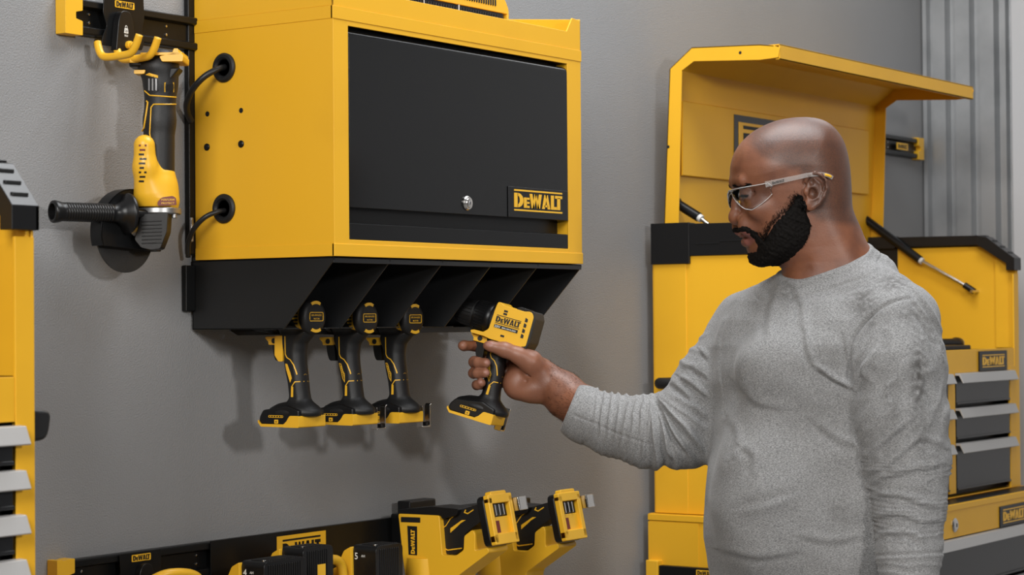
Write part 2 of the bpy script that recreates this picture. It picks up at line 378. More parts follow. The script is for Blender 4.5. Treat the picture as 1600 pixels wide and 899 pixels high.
# grommets, bolts, holes on the left side
for yy, zz in ((-.078, 1.8805), (-.076, 1.6525)):
    mb = MB(); mb.lathe([(0, .0195), (.0, .0235), (.003, .0238), (.006, .021), (.0062, .0165), (.003, .0135), (-.006, .013), (-.006, .001)], (0, yy, zz), (-1, 0, 0), 'rubber', 40)
    g = cb(mb, 'grommet'); g['label'] = 'black rubber cable grommet'
for yy, zz, h in ((-.04, 1.808, 0), (-.113, 1.809, 0), (-.039, 1.754, 1), (-.113, 1.755, 1), (-.011, 1.604, 0)):
    mb = MB(); r = .0050 if zz > 1.7 else .0018
    if h: mb.lathe([(0, r+.0008), (.0015, r+.0008), (.0035, r*.6), (.0036, .0005)], (0, yy, zz), (-1, 0, 0), 'chrome' if False else 'black', 20)
    else: mb.lathe([(-.0004, r*.85), (.0004, r*.85)], (0, yy, zz), (-1, 0, 0), 'ink', 16)
    cb(mb, 'bolt' if h else 'screw_hole')
# drill rack under the cabinet
ZR = 1.457
mb = MB()
side = [(-.004, ZB-.001), (-D_+.002, ZB-.001), (-D_+.002, ZB-.006), (-.2, ZR), (-.004, ZR)]
mb.box((.0, -D_+.002, ZB-.003), (W_, -.004, ZB-.001), 'bin'); mb.box((.0, -D_+.002, ZB-.010), (W_, -D_+.0035, ZB-.001), 'bin')
mb.box((0, -.0065, ZR), (W_, -.0045, ZB-.002), 'bay')
mb.box((0, -.2, ZR), (W_, -.166, ZR+.002), 'bin') if False else None
SL = [.0705, .2075, .333, .487, .64]
for k in range(6):   # tongues of the slotted floor
    a = 0 if k == 0 else SL[k-1]+.0215; b = W_ if k == 5 else SL[k]-.0215
    mb.prism(rnd([(a, -.005), (b, -.005), (b, -.185), (b-.012 if k < 5 else b, -.2), (a+.012 if k else a, -.2), (a, -.185)], .002), (0, 0, ZR), (1, 0, 0), (0, 1, 0), (0, 0, 1), .002, 'bin')
mb.prism([(.012, ZR), (W_-.003, ZR), (W_-.003, ZR-.004), (W_-.02, ZR-.010), (.03, ZR-.010), (.014, ZR-.003)], (0, -.076, 0), (1, 0, 0), (0, 0, 1), (0, 1, 0), .003, 'bin')
mb.box((.690, -.0835, ZR-.010), (.7112, -.072, ZR-.001), 'alu')
rack = cb(mb, 'drill_rack', bevel=.0005)
for k in range(6):
    mb = MB(); x = min(max(.1422*k-.001, 0), W_-.002)
    mb.prism(side, (x, 0, 0), (0, 1, 0), (0, 0, 1), (1, 0, 0), .002, 'bin' if k == 0 else 'bay')
    if 0: mb.prism([(-D_+.002, ZB-.006), (-D_+.002, ZB-.004), (-.2, ZR+.003), (-.2, ZR)], (x-.004, 0, 0), (0, 1, 0), (0, 0, 1), (1, 0, 0), .004, 'bin')
    o = mb.build('divider', rack); o.data.transform(Matrix.Translation(-cab.location))
# cords from the grommets
def cord(pts, r, label):
    mb = MB(); mb.tube(pts, r, 'cord', 12, 8); o = mb.build('power_cord', angle=180); tag(o, label, 'cord', 'power cords of the wall cabinet')
cord([(.02, -.078, 1.880), aty(353, 105, -.0785), aty(338, 109, -.075), aty(318, 121, -.062), aty(301, 140, -.045), aty(292, 161, -.030), aty(293, 177, -.019), aty(299, 190, -.016)], .0052,
     'thick black cord curving out of the upper hole in the yellow cabinet side')
cord([(.02, -.076, 1.652), aty(354, 329, -.0765), aty(340, 331, -.073), aty(320, 340, -.060), aty(303, 358, -.042), aty(294.5, 380, -.026), aty(294, 402, -.020)], .0042,
     'thin black cord curving out of the lower hole in the yellow cabinet side')
# charger standing in the tray
ch = thing('battery_charger', 'black and yellow battery charger lying on top of the wall cabinet', 'charger', (.36, -.2, 1.9646))
def cl(y): return float(aty(622, 4, y)[0])
x0, x1 = .19, .535
def bb(z0, z1, m, xa=x0, xb=x1, ya=-.262, yb=-.115, r=.015):
    q = MB(); q.prism(rnd([(xa, ya), (xb, ya), (xb, yb), (xa, yb)], r, 5), (0, 0, z0), (1, 0, 0), (0, 1, 0), (0, 0, 1), z1-z0, m); return q
q = bb(1.9646, 2.012, 'bplast')
for k in range(42): q.box((x0+.02+k*.0072, -.2632, 1.975), (x0+.0235+k*.0072, -.2615, 2.008), 'bplast')
for k in (0, 1): q.box((x0+.1+k*.1, -.2640, 1.966), (x0+.102+k*.1, -.2612, 2.012), 'palegrey')
q.build('base', ch, world=True, bevel=.003)
q = MB(); q.prism(rnd([(x0+.0, 2.012), (x1+.0, 2.012), (x1, 1.983), (x1+.004, 1.983), (x1+.006, 2.02), (x1-.012, 2.046), (x0+.03, 2.046), (x0, 2.02)], [0, 0, 0, 0, .008, .018, .015, .006]), (0, -.264, 0), (1, 0, 0), (0, 0, 1), (0, 1, 0), .15, 'yplast')
for k in range(34): q.box((x0+.075+k*.007, -.2655, 2.022), (x0+.079+k*.007, -.263, 2.034), 'bplast')
q.build('cover', ch, world=True, bevel=.003)
# ================================================================== tool chests
def chest(x0, x1, cols, dz, label, hdr, wellz, badge, loc, ys=-.375):
    yb, yf, zr = -.028, -.44, 1.665
    T = thing('tool_chest', label, 'tool chest', loc)
    def B(mb, name, parent=T, **k):
        o = mb.build(name, parent, **k); o.data.transform(Matrix.Translation(-Vector(loc))); return o
    zb = 1.0475
    mb = MB()
    sp = [(yb, zb), (yf, zb), (yf, 1.585), (-.375, zr-.02), (yb, zr-.02)]
    for x in (x0, x1-.004): mb.prism(sp, (x, 0, 0), (0, 1, 0), (0, 0, 1), (1, 0, 0), .004, 'yellow')
    # folded front posts beside the open well, with the seams of the side sheets
    mb.prism([(yf+.001, hdr[0]), (yf+.001, 1.585), (-.385, zr-.025), (-.385, hdr[0])], (x1-.012, 0, 0), (0, 1, 0), (0, 0, 1), (1, 0, 0), .006, 'yellow')
    mb.prism([(yf+.001, hdr[0]), (yf+.001, 1.585), (-.385, zr-.025), (-.385, hdr[0])], (x0+.006, 0, 0), (0, 1, 0), (0, 0, 1), (1, 0, 0), .006, 'yellow')
    mb.box((x0-.0022, -.109, zb), (x0, yb, 1.665), 'yellow')
    mb.box((x1-.031, yf-.001, zb), (x1, yf+.004, 1.575), 'yellow'); mb.box((x0, yf-.001, zb), (x0+.031, yf+.004, 1.575), 'yellow')
    mb.box((x0, yb, zb), (x1, yb+.004, 1.665), 'yellow')
    mb.box((x0+.031, yf, hdr[1]), (x1-.031, yf+.006, hdr[0]), 'yellow'); mb.box((cols[-1][1], yf-.0008, zb), (x1-.002, yf+.005, hdr[1]+.01), 'yellow')          # header
    mb.box((x0+.004, yf+.006, wellz-.004), (x1-.004, yb, wellz), 'black')        # floor of the well
    mb.box((x0+.031, yf, zb), (x1-.031, yf+.006, dz[-1][1]-.012), 'yellow')
    for a, b in zip(cols[:-1], cols[1:]): mb.box((a[1], yf, zb+.01), (b[0], yf+.006, hdr[1]+.002), 'yellow')
    mb.box((x0+.01, yf+.03, zb), (x1-.01, yf+.034, hdr[1]), 'black')
    B(mb, 'body', bevel=.0012)
    for ci, (a, b) in enumerate(cols):
        for z1, z0 in dz:
            mb = MB(); mb.box((a+.004, yf-.0005, z0+.002), (b-.004, yf+.012, z1-.002), 'darkgrey'); mb.box((a+.004, yf-.003, z0+.002), (b-.004, yf+.002, z0+.007), 'darkgrey')
            d = B(mb, 'drawer', bevel=.0012)
            mb = MB(); mb.prism([(yf+.001, z1), (yf-.012, z1-.001), (yf-.021, z1-.0225), (yf-.0185, z1-.024), (yf-.009, z1-.006), (yf+.001, z1-.006)], (a+.001, 0, 0), (0, 1, 0), (0, 0, 1), (1, 0, 0), b-a+.006 if ci == len(cols)-1 else b-a, 'silverpaint')
            p = B(mb, 'drawer_pull', d, bevel=.0008); p['label'] = 'silver grey drawer pull'
    # moulded rim: rails, corner blocks, sloping front ends
    def rim(xa, xb, sgn):
        xo = xa-.003 if sgn < 0 else xb+.003; lo, hi = (xo, xb) if sgn < 0 else (xa, xo); so, si = (lo, lo+.007) if sgn < 0 else (hi-.007, hi)
        mb = MB()
        mb.prism([(-.118, 1.6045), (-.118, 1.674), (-.36, 1.672), (-.375, 1.665), (-.447, 1.613), (-.447, 1.583), (-.425, 1.583), (-.36, 1.6045)], (so+.001, 0, 0), (0, 1, 0), (0, 0, 1), (1, 0, 0), si-so-.001, 'bplast'); mb.prism([(-.118, 1.648), (-.118, 1.674), (ys+.01, 1.672), (ys+.01, 1.648)], (lo+.002, 0, 0), (0, 1, 0), (0, 0, 1), (1, 0, 0), hi-lo-.004, 'bplast'); ww = .044; mb.prism([(ys+.03, 1.650), (ys+.03, 1.6725), (ys, 1.667), (-.447, 1.613), (-.447, 1.583), (-.425, 1.583), (-.425, 1.600), (ys+.012, 1.640)], (lo if sgn < 0 else hi-ww, 0, 0), (0, 1, 0), (0, 0, 1), (1, 0, 0), ww, 'bplast')
        mb.box((so-.001, -.12, 1.588), (si+.001, yb+.004, 1.677), 'bplast'); mb.box((lo+.0004, -.1194, 1.645), (hi-.0004, yb+.0034, 1.6764), 'bplast')
        xa_ = lo if sgn < 0 else hi-ww
        for t in (.16, .44, .72):
            y = ys-(.447+ys)*t; z = 1.667-.054*t
            mb.box((xa_+.009, y-.004, z-.004), (xa_+ww-.009, y+.002, z+.0012), 'ink')
        # moulded step line on the outer face
        xs = lo-.0005 if sgn < 0 else hi-.002
        for ya, yc, za in ((-.30, -.195, 1.6335), (-.192, -.135, 1.629), (-.108, -.04, 1.598)): mb.box((xs, ya, za), (xs+.004, yc, za+.002), 'bplast')
        B(mb, 'rim', bevel=.002)
        for t in (.3, .56, .82) if False else (): pass
    rim(x0-.003, x0+.022, -1); rim(x1-.022, x1, 1)
    if badge:
        mb = MB(); mb.box((badge[0], yf-.004, badge[2]), (badge[1], yf, badge[3]), 'bplast'); bb_ = B(mb, 'badge', bevel=.001)
        mb = MB(); logo(mb, (badge[0]+.018, yf-.004, badge[2]+.009), (1, 0, 0), (0, 0, 1), badge[1]-badge[0]-.036, 'yplast', h=badge[3]-badge[2]-.018)
        B(mb, 'lettering', bb_, smooth=False)
    return T, B
# right-hand chest
cols = [(1.466, 1.713), (1.744, 2.062), (2.100, 2.438)]
T2, B2 = chest(1.43, 2.50, cols, [(1.337, 1.262), (1.2555, 1.181), (1.174, 1.062)], 'open-lidded yellow tool chest with black rim and drawers, standing behind the man', (1.391, 1.337), 1.388, (2.239, 2.413, 1.338, 1.386), (1.965, -.23, 1.0475))
# lid
LX0, LX1 = 1.45, 2.50
mb = MB()
outer = [(-.042, 1.664), (-.060, 2.015), (-.116, 2.058), (-.282, 2.051), (-.315, 2.046)]
def offp(pts, d):   # inward offset of the open profile
    out = []
    for i, p in enumerate(pts):
        a = np.array(pts[max(i-1, 0)]); b = np.array(pts[min(i+1, len(pts)-1)]); t = b-a; t = t/np.linalg.norm(t); n_ = np.array([t[1], -t[0]])
        out.append(tuple(np.array(p)-n_*d))
    return out
inn = offp(outer, .0025)
if inn[0][0] > outer[0][0]: inn = offp(outer, -.0025)
mb.prism(outer+inn[::-1], (LX0, 0, 0), (0, 1, 0), (0, 0, 1), (1, 0, 0), LX1-LX0, 'yellow')
mb.box((LX0+.003, -.328, 2.016), (LX1-.0, -.3255, 2.048), 'yellow'); mb.box((LX0+.003, -.328, 2.046), (LX1, -.285, 2.0485), 'yellow'); mb.box((LX0+.003, -.328, 2.016), (LX1, -.318, 2.0185), 'yellow')
ci = offp(outer, .031) if inn[1][0] < outer[1][0] else offp(outer, -.031)
fl = list(outer)+[(-.33, 2.040), (-.325, 2.020), (-.282, 2.018)]+[(ci[2][0], ci[2][1]), (ci[1][0], ci[1][1]), (-.078, 1.664)]
for x in (LX0, LX1-.003): mb.prism(fl, (x, 0, 0), (0, 1, 0), (0, 0, 1), (1, 0, 0), .003, 'yellow')
mb.prism([(-.058, 1.784), (-.060, 1.95), (-.064, 1.948), (-.062, 1.786)], (1.50, 0, 0), (0, 1, 0), (0, 0, 1), (1, 0, 0), .95, 'yellow')   # stiffener sheet
for y, z in ((-.055, 1.845), (-.235, 2.037)): mb.lathe([(0, .0035), (.0006, .0035)], (LX0, y, z), (-1, 0, 0), 'ink', 12)
lid = B2(mb, 'lid', bevel=.0008)
mb = MB(); mb.prism([(1.732, 1.785), (2.22, 1.785), (2.22, 1.937), (1.732, 1.937)], (0, -.062, 0), (1, 0, 0), (0, 0, 1), (0, -1, 0), .003, 'darkgrey'); pl = B2(mb, 'lid_badge', lid)
mb = MB(); mb.box((1.752, -.0662, 1.803), (2.2, -.065, 1.921), 'yplast'); logo(mb, (1.772, -.0664, 1.81), (1, 0, 0), (0, 0, 1), .41, 'ink', .0006, h=.104)
B2(mb, 'lettering', pl, smooth=False)
# gas struts
for xs, pts in ((2.472, [(-.035, 1.728), (-.192, 1.614), (-.336, 1.532)]), (1.476, [(-.055, 1.725), (-.115, 1.69), (-.336, 1.532)])):
    mb = MB(); a, b, c = [np.array((xs, *p)) for p in pts]; d = (c-a)/np.linalg.norm(c-a)
    mb.cyl(a, b, .0105, 'black'); mb.cyl(b, b+d*.008, .0085, 'palegrey'); mb.cyl(b+d*.008, c-d*.025, .0048, 'chrome'); mb.cyl(c-d*.03, c, .008, 'bplast'); mb.cyl(c-np.array((0.018, 0, 0)), c+np.array((.024, 0, 0)), .004, 'chrome', n=12)
    mb.lathe([(-.012, .011), (.012, .011)], a, (1, 0, 0), 'bplast', 20)
    B2(mb, 'gas_strut')
for xs, sg in ((1.43, -1), (2.5, 1)):
    mb = MB(); mb.tube([(xs, -.070, 1.330), (xs+sg*.026, -.070, 1.330), (xs+sg*.034, -.080, 1.330), (xs+sg*.034, -.31, 1.330), (xs+sg*.026, -.32, 1.330), (xs, -.32, 1.330)], .0125, 'rubber', 14, 5); B2(mb, 'side_handle', angle=180)
# a folded black cloth pad and a small box left in the open well of the chest
t = thing('torch', 'small black torch lying in the open chest beside the man', 'torch', (2.30, -.32, 1.388))
mb = MB(); mb.lathe([(0, .012), (.004, .014), (.02, .015), (.028, .012), (.10, .012), (.104, .010)], (2.39, -.33, 1.4035), (-1, .12, 0), 'bplast', 24); mb.build('barrel', t, world=True)
mb = MB(); mb.lathe([(-.001, .0125), (.0005, .0125)], (2.392, -.3302, 1.4035), (1, -.12, 0), 'alu', 24); mb.build('lens', t, world=True)
mb = MB(); mb.prism(rnd([(2.12, -.40), (2.30, -.40), (2.30, -.30), (2.12, -.30)], .012), (0, 0, 1.3885), (1, 0, 0), (0, 1, 0), (0, 0, 1), .012, 'rubber')
tag(mb.build('tool_pouch', bevel=.003), 'flat black pouch lying at the front of the open chest well', 'pouch')
# left-hand chest
cols = [(-1.78, -1.46), (-1.43, -1.12), (-1.09, -.776)]
T1, B1 = chest(-1.815, -.745, cols, [(1.345-.054*k, 1.345-.054*k-.05) for k in range(5)], 'yellow tool chest with black rim at the left edge, beside the grinder', (1.404, 1.349), 1.400, None, (-1.28, -.23, 1.0475), ys=-.402)
mb = MB(); mb.box((-.745, -.372, 1.326), (-.735, -.334, 1.358), 'bplast'); mb.prism(rnd([(-.745, 1.322), (-.712, 1.324), (-.705, 1.36), (-.745, 1.364)], .012), (0, -.43, 0), (1, 0, 0), (0, 0, 1), (0, 1, 0), .10, 'rubber')
B1(mb, 'side_handle', bevel=.006, seg=4)
# lower cabinets that carry the chests
def base(x0, x1, name_label, loc, rail, yf=-.5):
    T = thing('rolling_cabinet', name_label, 'cabinet', loc); zt = 1.047; yb = -.02
    def B(mb, name, parent=T, **k):
        o = mb.build(name, parent, **k); o.data.transform(Matrix.Translation(-Vector(loc))); return o
    mb = MB(); mb.box((x0, yf, .12), (x0+.003, yb, zt), 'yellow'); mb.box((x1-.003, yf, .12), (x1, yb, zt), 'yellow'); mb.box((x0, yb-.003, .12), (x1, yb, zt), 'yellow')
    mb.box((x0, yf, .12), (x1, yb, .125), 'yellow'); mb.box((x0, yf, zt-.016), (x1, yb, zt-.012), 'yellow')
    mb.box((x0, yf-.001, .12), (x0+.035, yf+.004, zt-.014), 'yellow'); mb.box((x1-.035, yf-.001, .12), (x1, yf+.004, zt-.014), 'yellow')
    mb.box((x0, yf-.001, .972), (x1, yf+.004, zt-.014), 'yellow'); mb.box((x0-.003, yf-.003, zt-.014), (x1+.003, yb, zt-.001), 'yellow')
    mb.box((x0-.0022, -.145, .90), (x0, yb, 1.03), 'yellow')
    mb.box((x0+.01, yf+.03, .13), (x1-.01, yf+.034, .98), 'black')
    mb.box((x0+.01, yf+.006, zt-.0008), (x1-.01, -.445, zt+.0006), 'black')
    mb.box((x0-.004, yb-.02, .12), (x0+.004, yb, .945), 'yellow')
    B(mb, 'body', bevel=.0012)
    z = .970
    for h in (.12, .12, .15, .18, .22):
        mb = MB(); mb.box((x0+.038, yf-.0005, z-h+.008), (x1-.038, yf+.012, z-.002), 'darkgrey'); mb.box((x0+.038, yf-.004, z-h+.008), (x1-.038, yf, z-h+.013), 'darkgrey'); d = B(mb, 'drawer', bevel=.0012)
        mb = MB(); mb.prism([(yf+.001, z), (yf-.012, z-.001), (yf-.021, z-.0225), (yf-.0185, z-.024), (yf-.009, z-.006), (yf+.001, z-.006)], (x0+.036, 0, 0), (0, 1, 0), (0, 0, 1), (1, 0, 0), x1-x0-.072, 'silverpaint'); B(mb, 'drawer_pull', d, bevel=.0008)
        z -= h
    if rail:
        mb = MB(); mb.box((rail[0], yf-.004, rail[2]), (rail[1], yf, rail[3]), 'bplast'); bb_ = B(mb, 'badge', bevel=.001)
        mb = MB(); logo(mb, (rail[0]+.018, yf-.004, rail[2]+.008), (1, 0, 0), (0, 0, 1), rail[1]-rail[0]-.036, 'yplast', h=rail[3]-rail[2]-.016); B(mb, 'lettering', bb_, smooth=False)
        mb = MB(); mb.lathe([(0, .016), (.003, .016), (.006, .012), (.0065, .009), (.007, .001)], (1.942, yf, 1.000), (0, -1, 0), 'chrome', 30); mb.box((1.9412, yf-.008, .996), (1.9428, yf-.0065, 1.004), 'ink'); l = B(mb, 'lock'); l['label'] = 'round chrome key lock'
    for xx in (x0+.1, x1-.1):
        for yy in (-.08, yf+.08):
            mb = MB(); mb.lathe([(-.02, .03), (-.018, .055), (.018, .055), (.02, .03)], (xx, yy, .055), (1, 0, 0), 'rubber', 24); mb.box((xx-.03, yy-.03, .07), (xx+.03, yy+.03, .12), 'alu'); B(mb, 'caster', bevel=.002)
    return T, B
TB, BB2 = base(1.41, 2.52, 'wide yellow rolling drawer cabinet carrying the open-lidded tool chest', (1.965, -.25, 0), (2.206, 2.375, .972, 1.021))
# black side rail of the lower cabinet with its little yellow sign
mb = MB(); mb.box((1.392, -.40, .885), (1.41, -.055, .938), 'black'); r_ = BB2(mb, 'side_rail', bevel=.002)
mb = MB(); p0 = atx(1088, 886, 1.391); p1 = atx(1117, 895, 1.391); mb.box((1.390, p1[1], .922), (1.3925, p0[1], .934), 'yplast'); logo(mb, (1.3899, p0[1]-.003, .9235), (0, -1, 0), (0, 0, 1), abs(p1[1]-p0[1])-.006, 'ink', .0004, bars=False, h=.009)
BB2(mb, 'rail_sign', r_, smooth=False)
mb = MB(); mb.box((1.388, -.055, .88), (1.41, -.025, .948), 'yplast'); BB2(mb, 'rail_end', bevel=.002)
base(-1.835, -.74, 'wide yellow rolling drawer cabinet carrying the tool chest at the left edge', (-1.28, -.25, 0), None, yf=-.46)
# ================================================================== wall rails
def rail(name_label, x0, x1, zc, capL, capR, h=.054):
    T = thing('wall_rail', name_label, 'rail', ((x0+x1)/2, 0, zc-h/2))
    mb = MB(); a, b = zc-h/2, zc+h/2
    pf = [(0, a), (-.016, a), (-.019, a+.002), (-.019, a+.011), (-.015, a+.013), (-.008, a+.014), (-.008, b-.014), (-.015, b-.013), (-.019, b-.011), (-.019, b-.002), (-.016, b), (0, b)]
    mb.prism(pf, (x0, 0, 0), (0, 1, 0), (0, 0, 1), (1, 0, 0), x1-x0, 'black'); mb.build('channel', T, world=True, bevel=.0008)
    x = x0+.05
    while x < x1-.02:
        mb = MB()
        for zz in (-.007, .007): mb.lathe([(0, .0022), (.0015, .0022), (.002, .001)], (x, -.008, zc+zz), (0, -1, 0), 'chrome', 12)
        mb.build('rivets', T, world=True); x += .085
    for c, sx in ((capL, 1), (capR, -1)):
        if c:
            mb = MB(); xx = x0 if sx > 0 else x1
            mb.prism(rnd([(xx-sx*.012, a-.003), (xx+sx*.024, a-.003), (xx+sx*.024, a+.019), (xx+sx*.010, a+.022), (xx+sx*.010, b-.022), (xx+sx*.024, b-.019), (xx+sx*.024, b+.003), (xx+sx*.014, b+.003), (xx, b+.001), (xx-sx*.002, b+.003), (xx-sx*.012, b+.003)], .0015, 3), (0, -.001, 0), (1, 0, 0), (0, 0, 1), (0, -1, 0), .0215, 'yplast')
            q = mb.build('end_cap', T, world=True, bevel=.0012); q['label'] = 'yellow plastic end cap'
    return T
rail('black wall rail with yellow end cap beside the top of the wall cabinet', -.282, .3, 1.940, 1, 0)
rail('black wall rail below the wall cabinet, holding the batteries and screw guns', -.304, .86, 1.082, 1, 0)
TR = rail('black wall rail with yellow end cap behind the open chest lid', 1.7, 2.880, 1.931, 0, 1)
q = MB(); q.box((2.72, -.0205, 1.921), (2.79, -.0185, 1.939), 'yplast'); logo(q, (2.726, -.0206, 1.9245), (1, 0, 0), (0, 0, 1), .058, 'ink', .0003, bars=False, h=.011); q.build('rail_sign', TR, world=True, smooth=False)
# ---- hook plate with the yellow hook, upper rail
HK = thing('tool_hook', 'black hook plate with double yellow hook on the upper rail, carrying the grinder', 'hook', (-.17, 0, 1.90))
mb = MB(); mb.prism(rnd([(-.222, 1.899), (-.134, 1.899), (-.128, 1.912), (-.134, 1.93), (-.128, 1.95), (-.13, 1.985), (-.215, 1.985), (-.218, 1.95), (-.21, 1.93), (-.218, 1.915)], .003), (0, -.0235, 0), (1, 0, 0), (0, 0, 1), (0, -1, 0), .002, 'black'); mb.build('plate', HK, world=True, bevel=.0008)
mb = MB(); mb.prism(rnd([(-.193, 1.961), (-.151, 1.961), (-.151, 1.972), (-.193, 1.972)], .002), (0, -.0256, 0), (1, 0, 0), (0, 0, 1), (0, -1, 0), .0006, 'yplast'); logo(mb, (-.1905, -.0263, 1.9625), (1, 0, 0), (0, 0, 1), .037, 'ink', .0003, bars=False, h=.0085); mb.build('sign', HK, world=True, smooth=False)
mb = MB(); mb.prism(rnd([(-.203, 1.892), (-.160, 1.892), (-.166, 1.94), (-.172, 1.955), (-.191, 1.955), (-.197, 1.94)], [.002, .002, .008, .01, .01, .008], 5), (0, -.0255, 0), (1, 0, 0), (0, 0, 1), (0, -1, 0), .013, 'bplast'); bo = mb.build('hook_body', HK, world=True, bevel=.004, seg=3)
mb = MB(); o = np.array((-.182, -.0388, 1.92))
mb.prism([(-.0045, 0), (.0045, 0), (.0035, .008), (-.0035, .008)], o, (1, 0, 0), (0, 0, 1), (0, -1, 0), .0003, 'white'); mb.strip(arc(0, .0095, .002, .0025, 200, -20, 8), o, (1, 0, 0), (0, 0, 1), (0, -1, 0), .0009, .0003, 'white'); word(mb, 'MAX', o+np.array((0, 0, -.0055)), (1, 0, 0), (0, 0, 1), .005, 'white', width=.0075, align='CENTER')
word(mb, '25', o+np.array((0, -.0003, .0018)), (1, 0, 0), (0, 0, 1), .0055, 'ink', width=.0055, align='CENTER'); mb.build('mark', bo, world=False, smooth=False).data.transform(Matrix.Translation(-HK.location))
mb = MB(); mb.lathe([(0, .0062), (.002, .0066), (.006, .0062), (.0065, .0045), (.011, .0045), (.0115, .003), (.0095, .0028), (.0095, .0005)], (-.178, -.0385, 1.902), (0, -1, 0), 'yplast', 24); mb.build('pin', HK, world=True)
mb = MB()
hx = float(aty(206, 106, -.105)[0])
for dx in (0, .040):
    mb.tube([(hx+.002+dx, -.030, 1.902), (hx+.001+dx, -.033, 1.893), (hx+dx, -.040, 1.8815), (hx+dx, -.052, 1.8765), (hx+dx, -.085, 1.8765), (hx+dx, -.103, 1.8790), (hx+dx, -.113, 1.889), (hx+dx, -.121, 1.905)], [.0056, .006, .006, .006, .006, .006, .006, .0056], 'yplast', 14, 6)
mb.build('hook', HK, world=True, angle=180)
# ---- lower rail plates
P1 = thing('hook_plate', 'small black plate with yellow sign on the lower rail', 'hook', (-.137, 0, 1.04))
mb = MB(); mb.prism(rnd([(-.180, 1.04), (-.094, 1.04), (-.094, 1.109), (-.186, 1.109)], .003), (0, -.0205, 0), (1, 0, 0), (0, 0, 1), (0, -1, 0), .002, 'black'); mb.build('plate', P1, world=True, bevel=.0006)
mb = MB(); mb.prism(rnd([(-.160, 1.0945), (-.118, 1.0945), (-.118, 1.1055), (-.160, 1.1055)], .002), (0, -.0226, 0), (1, 0, 0), (0, 0, 1), (0, -1, 0), .0006, 'yplast'); logo(mb, (-.1575, -.0233, 1.096), (1, 0, 0), (0, 0, 1), .037, 'ink', .0003, bars=False, h=.008); mb.build('sign', P1, world=True, smooth=False)
mb = MB(); mb.prism(rnd([(-.158, 1.04), (-.117, 1.04), (-.122, 1.08), (-.130, 1.091), (-.144, 1.091), (-.152, 1.08)], [.002, .002, .01, .01, .01, .01], 5), (0, -.0225, 0), (1, 0, 0), (0, 0, 1), (0, -1, 0), .011, 'bplast'); mb.build('hook_body', P1, world=True, bevel=.004, seg=3)
mb = MB(); mb.tube([(-.175, -.03, 1.04), (-.172, -.06, 1.062), (-.15, -.085, 1.0785), (-.11, -.095, 1.0765), (-.075, -.085, 1.062), (-.065, -.05, 1.04)], .0072, 'yplast', 14, 6); mb.build('hook', P1, world=True, angle=180)
P2 = thing('hook_plate', 'wide black backing plate with large yellow sign behind the battery packs', 'hook', (.25, 0, 1.0))
mb = MB(); mb.box((.021, -.0225, 1.0), (.50, -.0205, 1.111), 'black'); mb.build('plate', P2, world=True, bevel=.0006)
mb = MB(); mb.prism([(.184, 1.05), (.313, 1.05), (.313, 1.104), (.184, 1.104)], (0, -.0228, 0), (1, 0, 0), (0, 0, 1), (0, -1, 0), .0006, 'yplast'); logo(mb, (.198, -.0236, 1.0565), (1, 0, 0), (0, 0, 1), .10, 'ink', .0004, h=.041); mb.build('sign', P2, world=True, smooth=False)
P3 = thing('tool_holder', 'dark holder block on the lower rail behind the first screw gun', 'holder', (.53, 0, 1.06))
mb = MB(); mb.box((.50, -.045, 1.055), (.92, -.0205, 1.118), 'black'); mb.box((.52, -.05, 1.10), (.60, -.0205, 1.14), 'bplast'); mb.build('block', P3, world=True, bevel=.003)
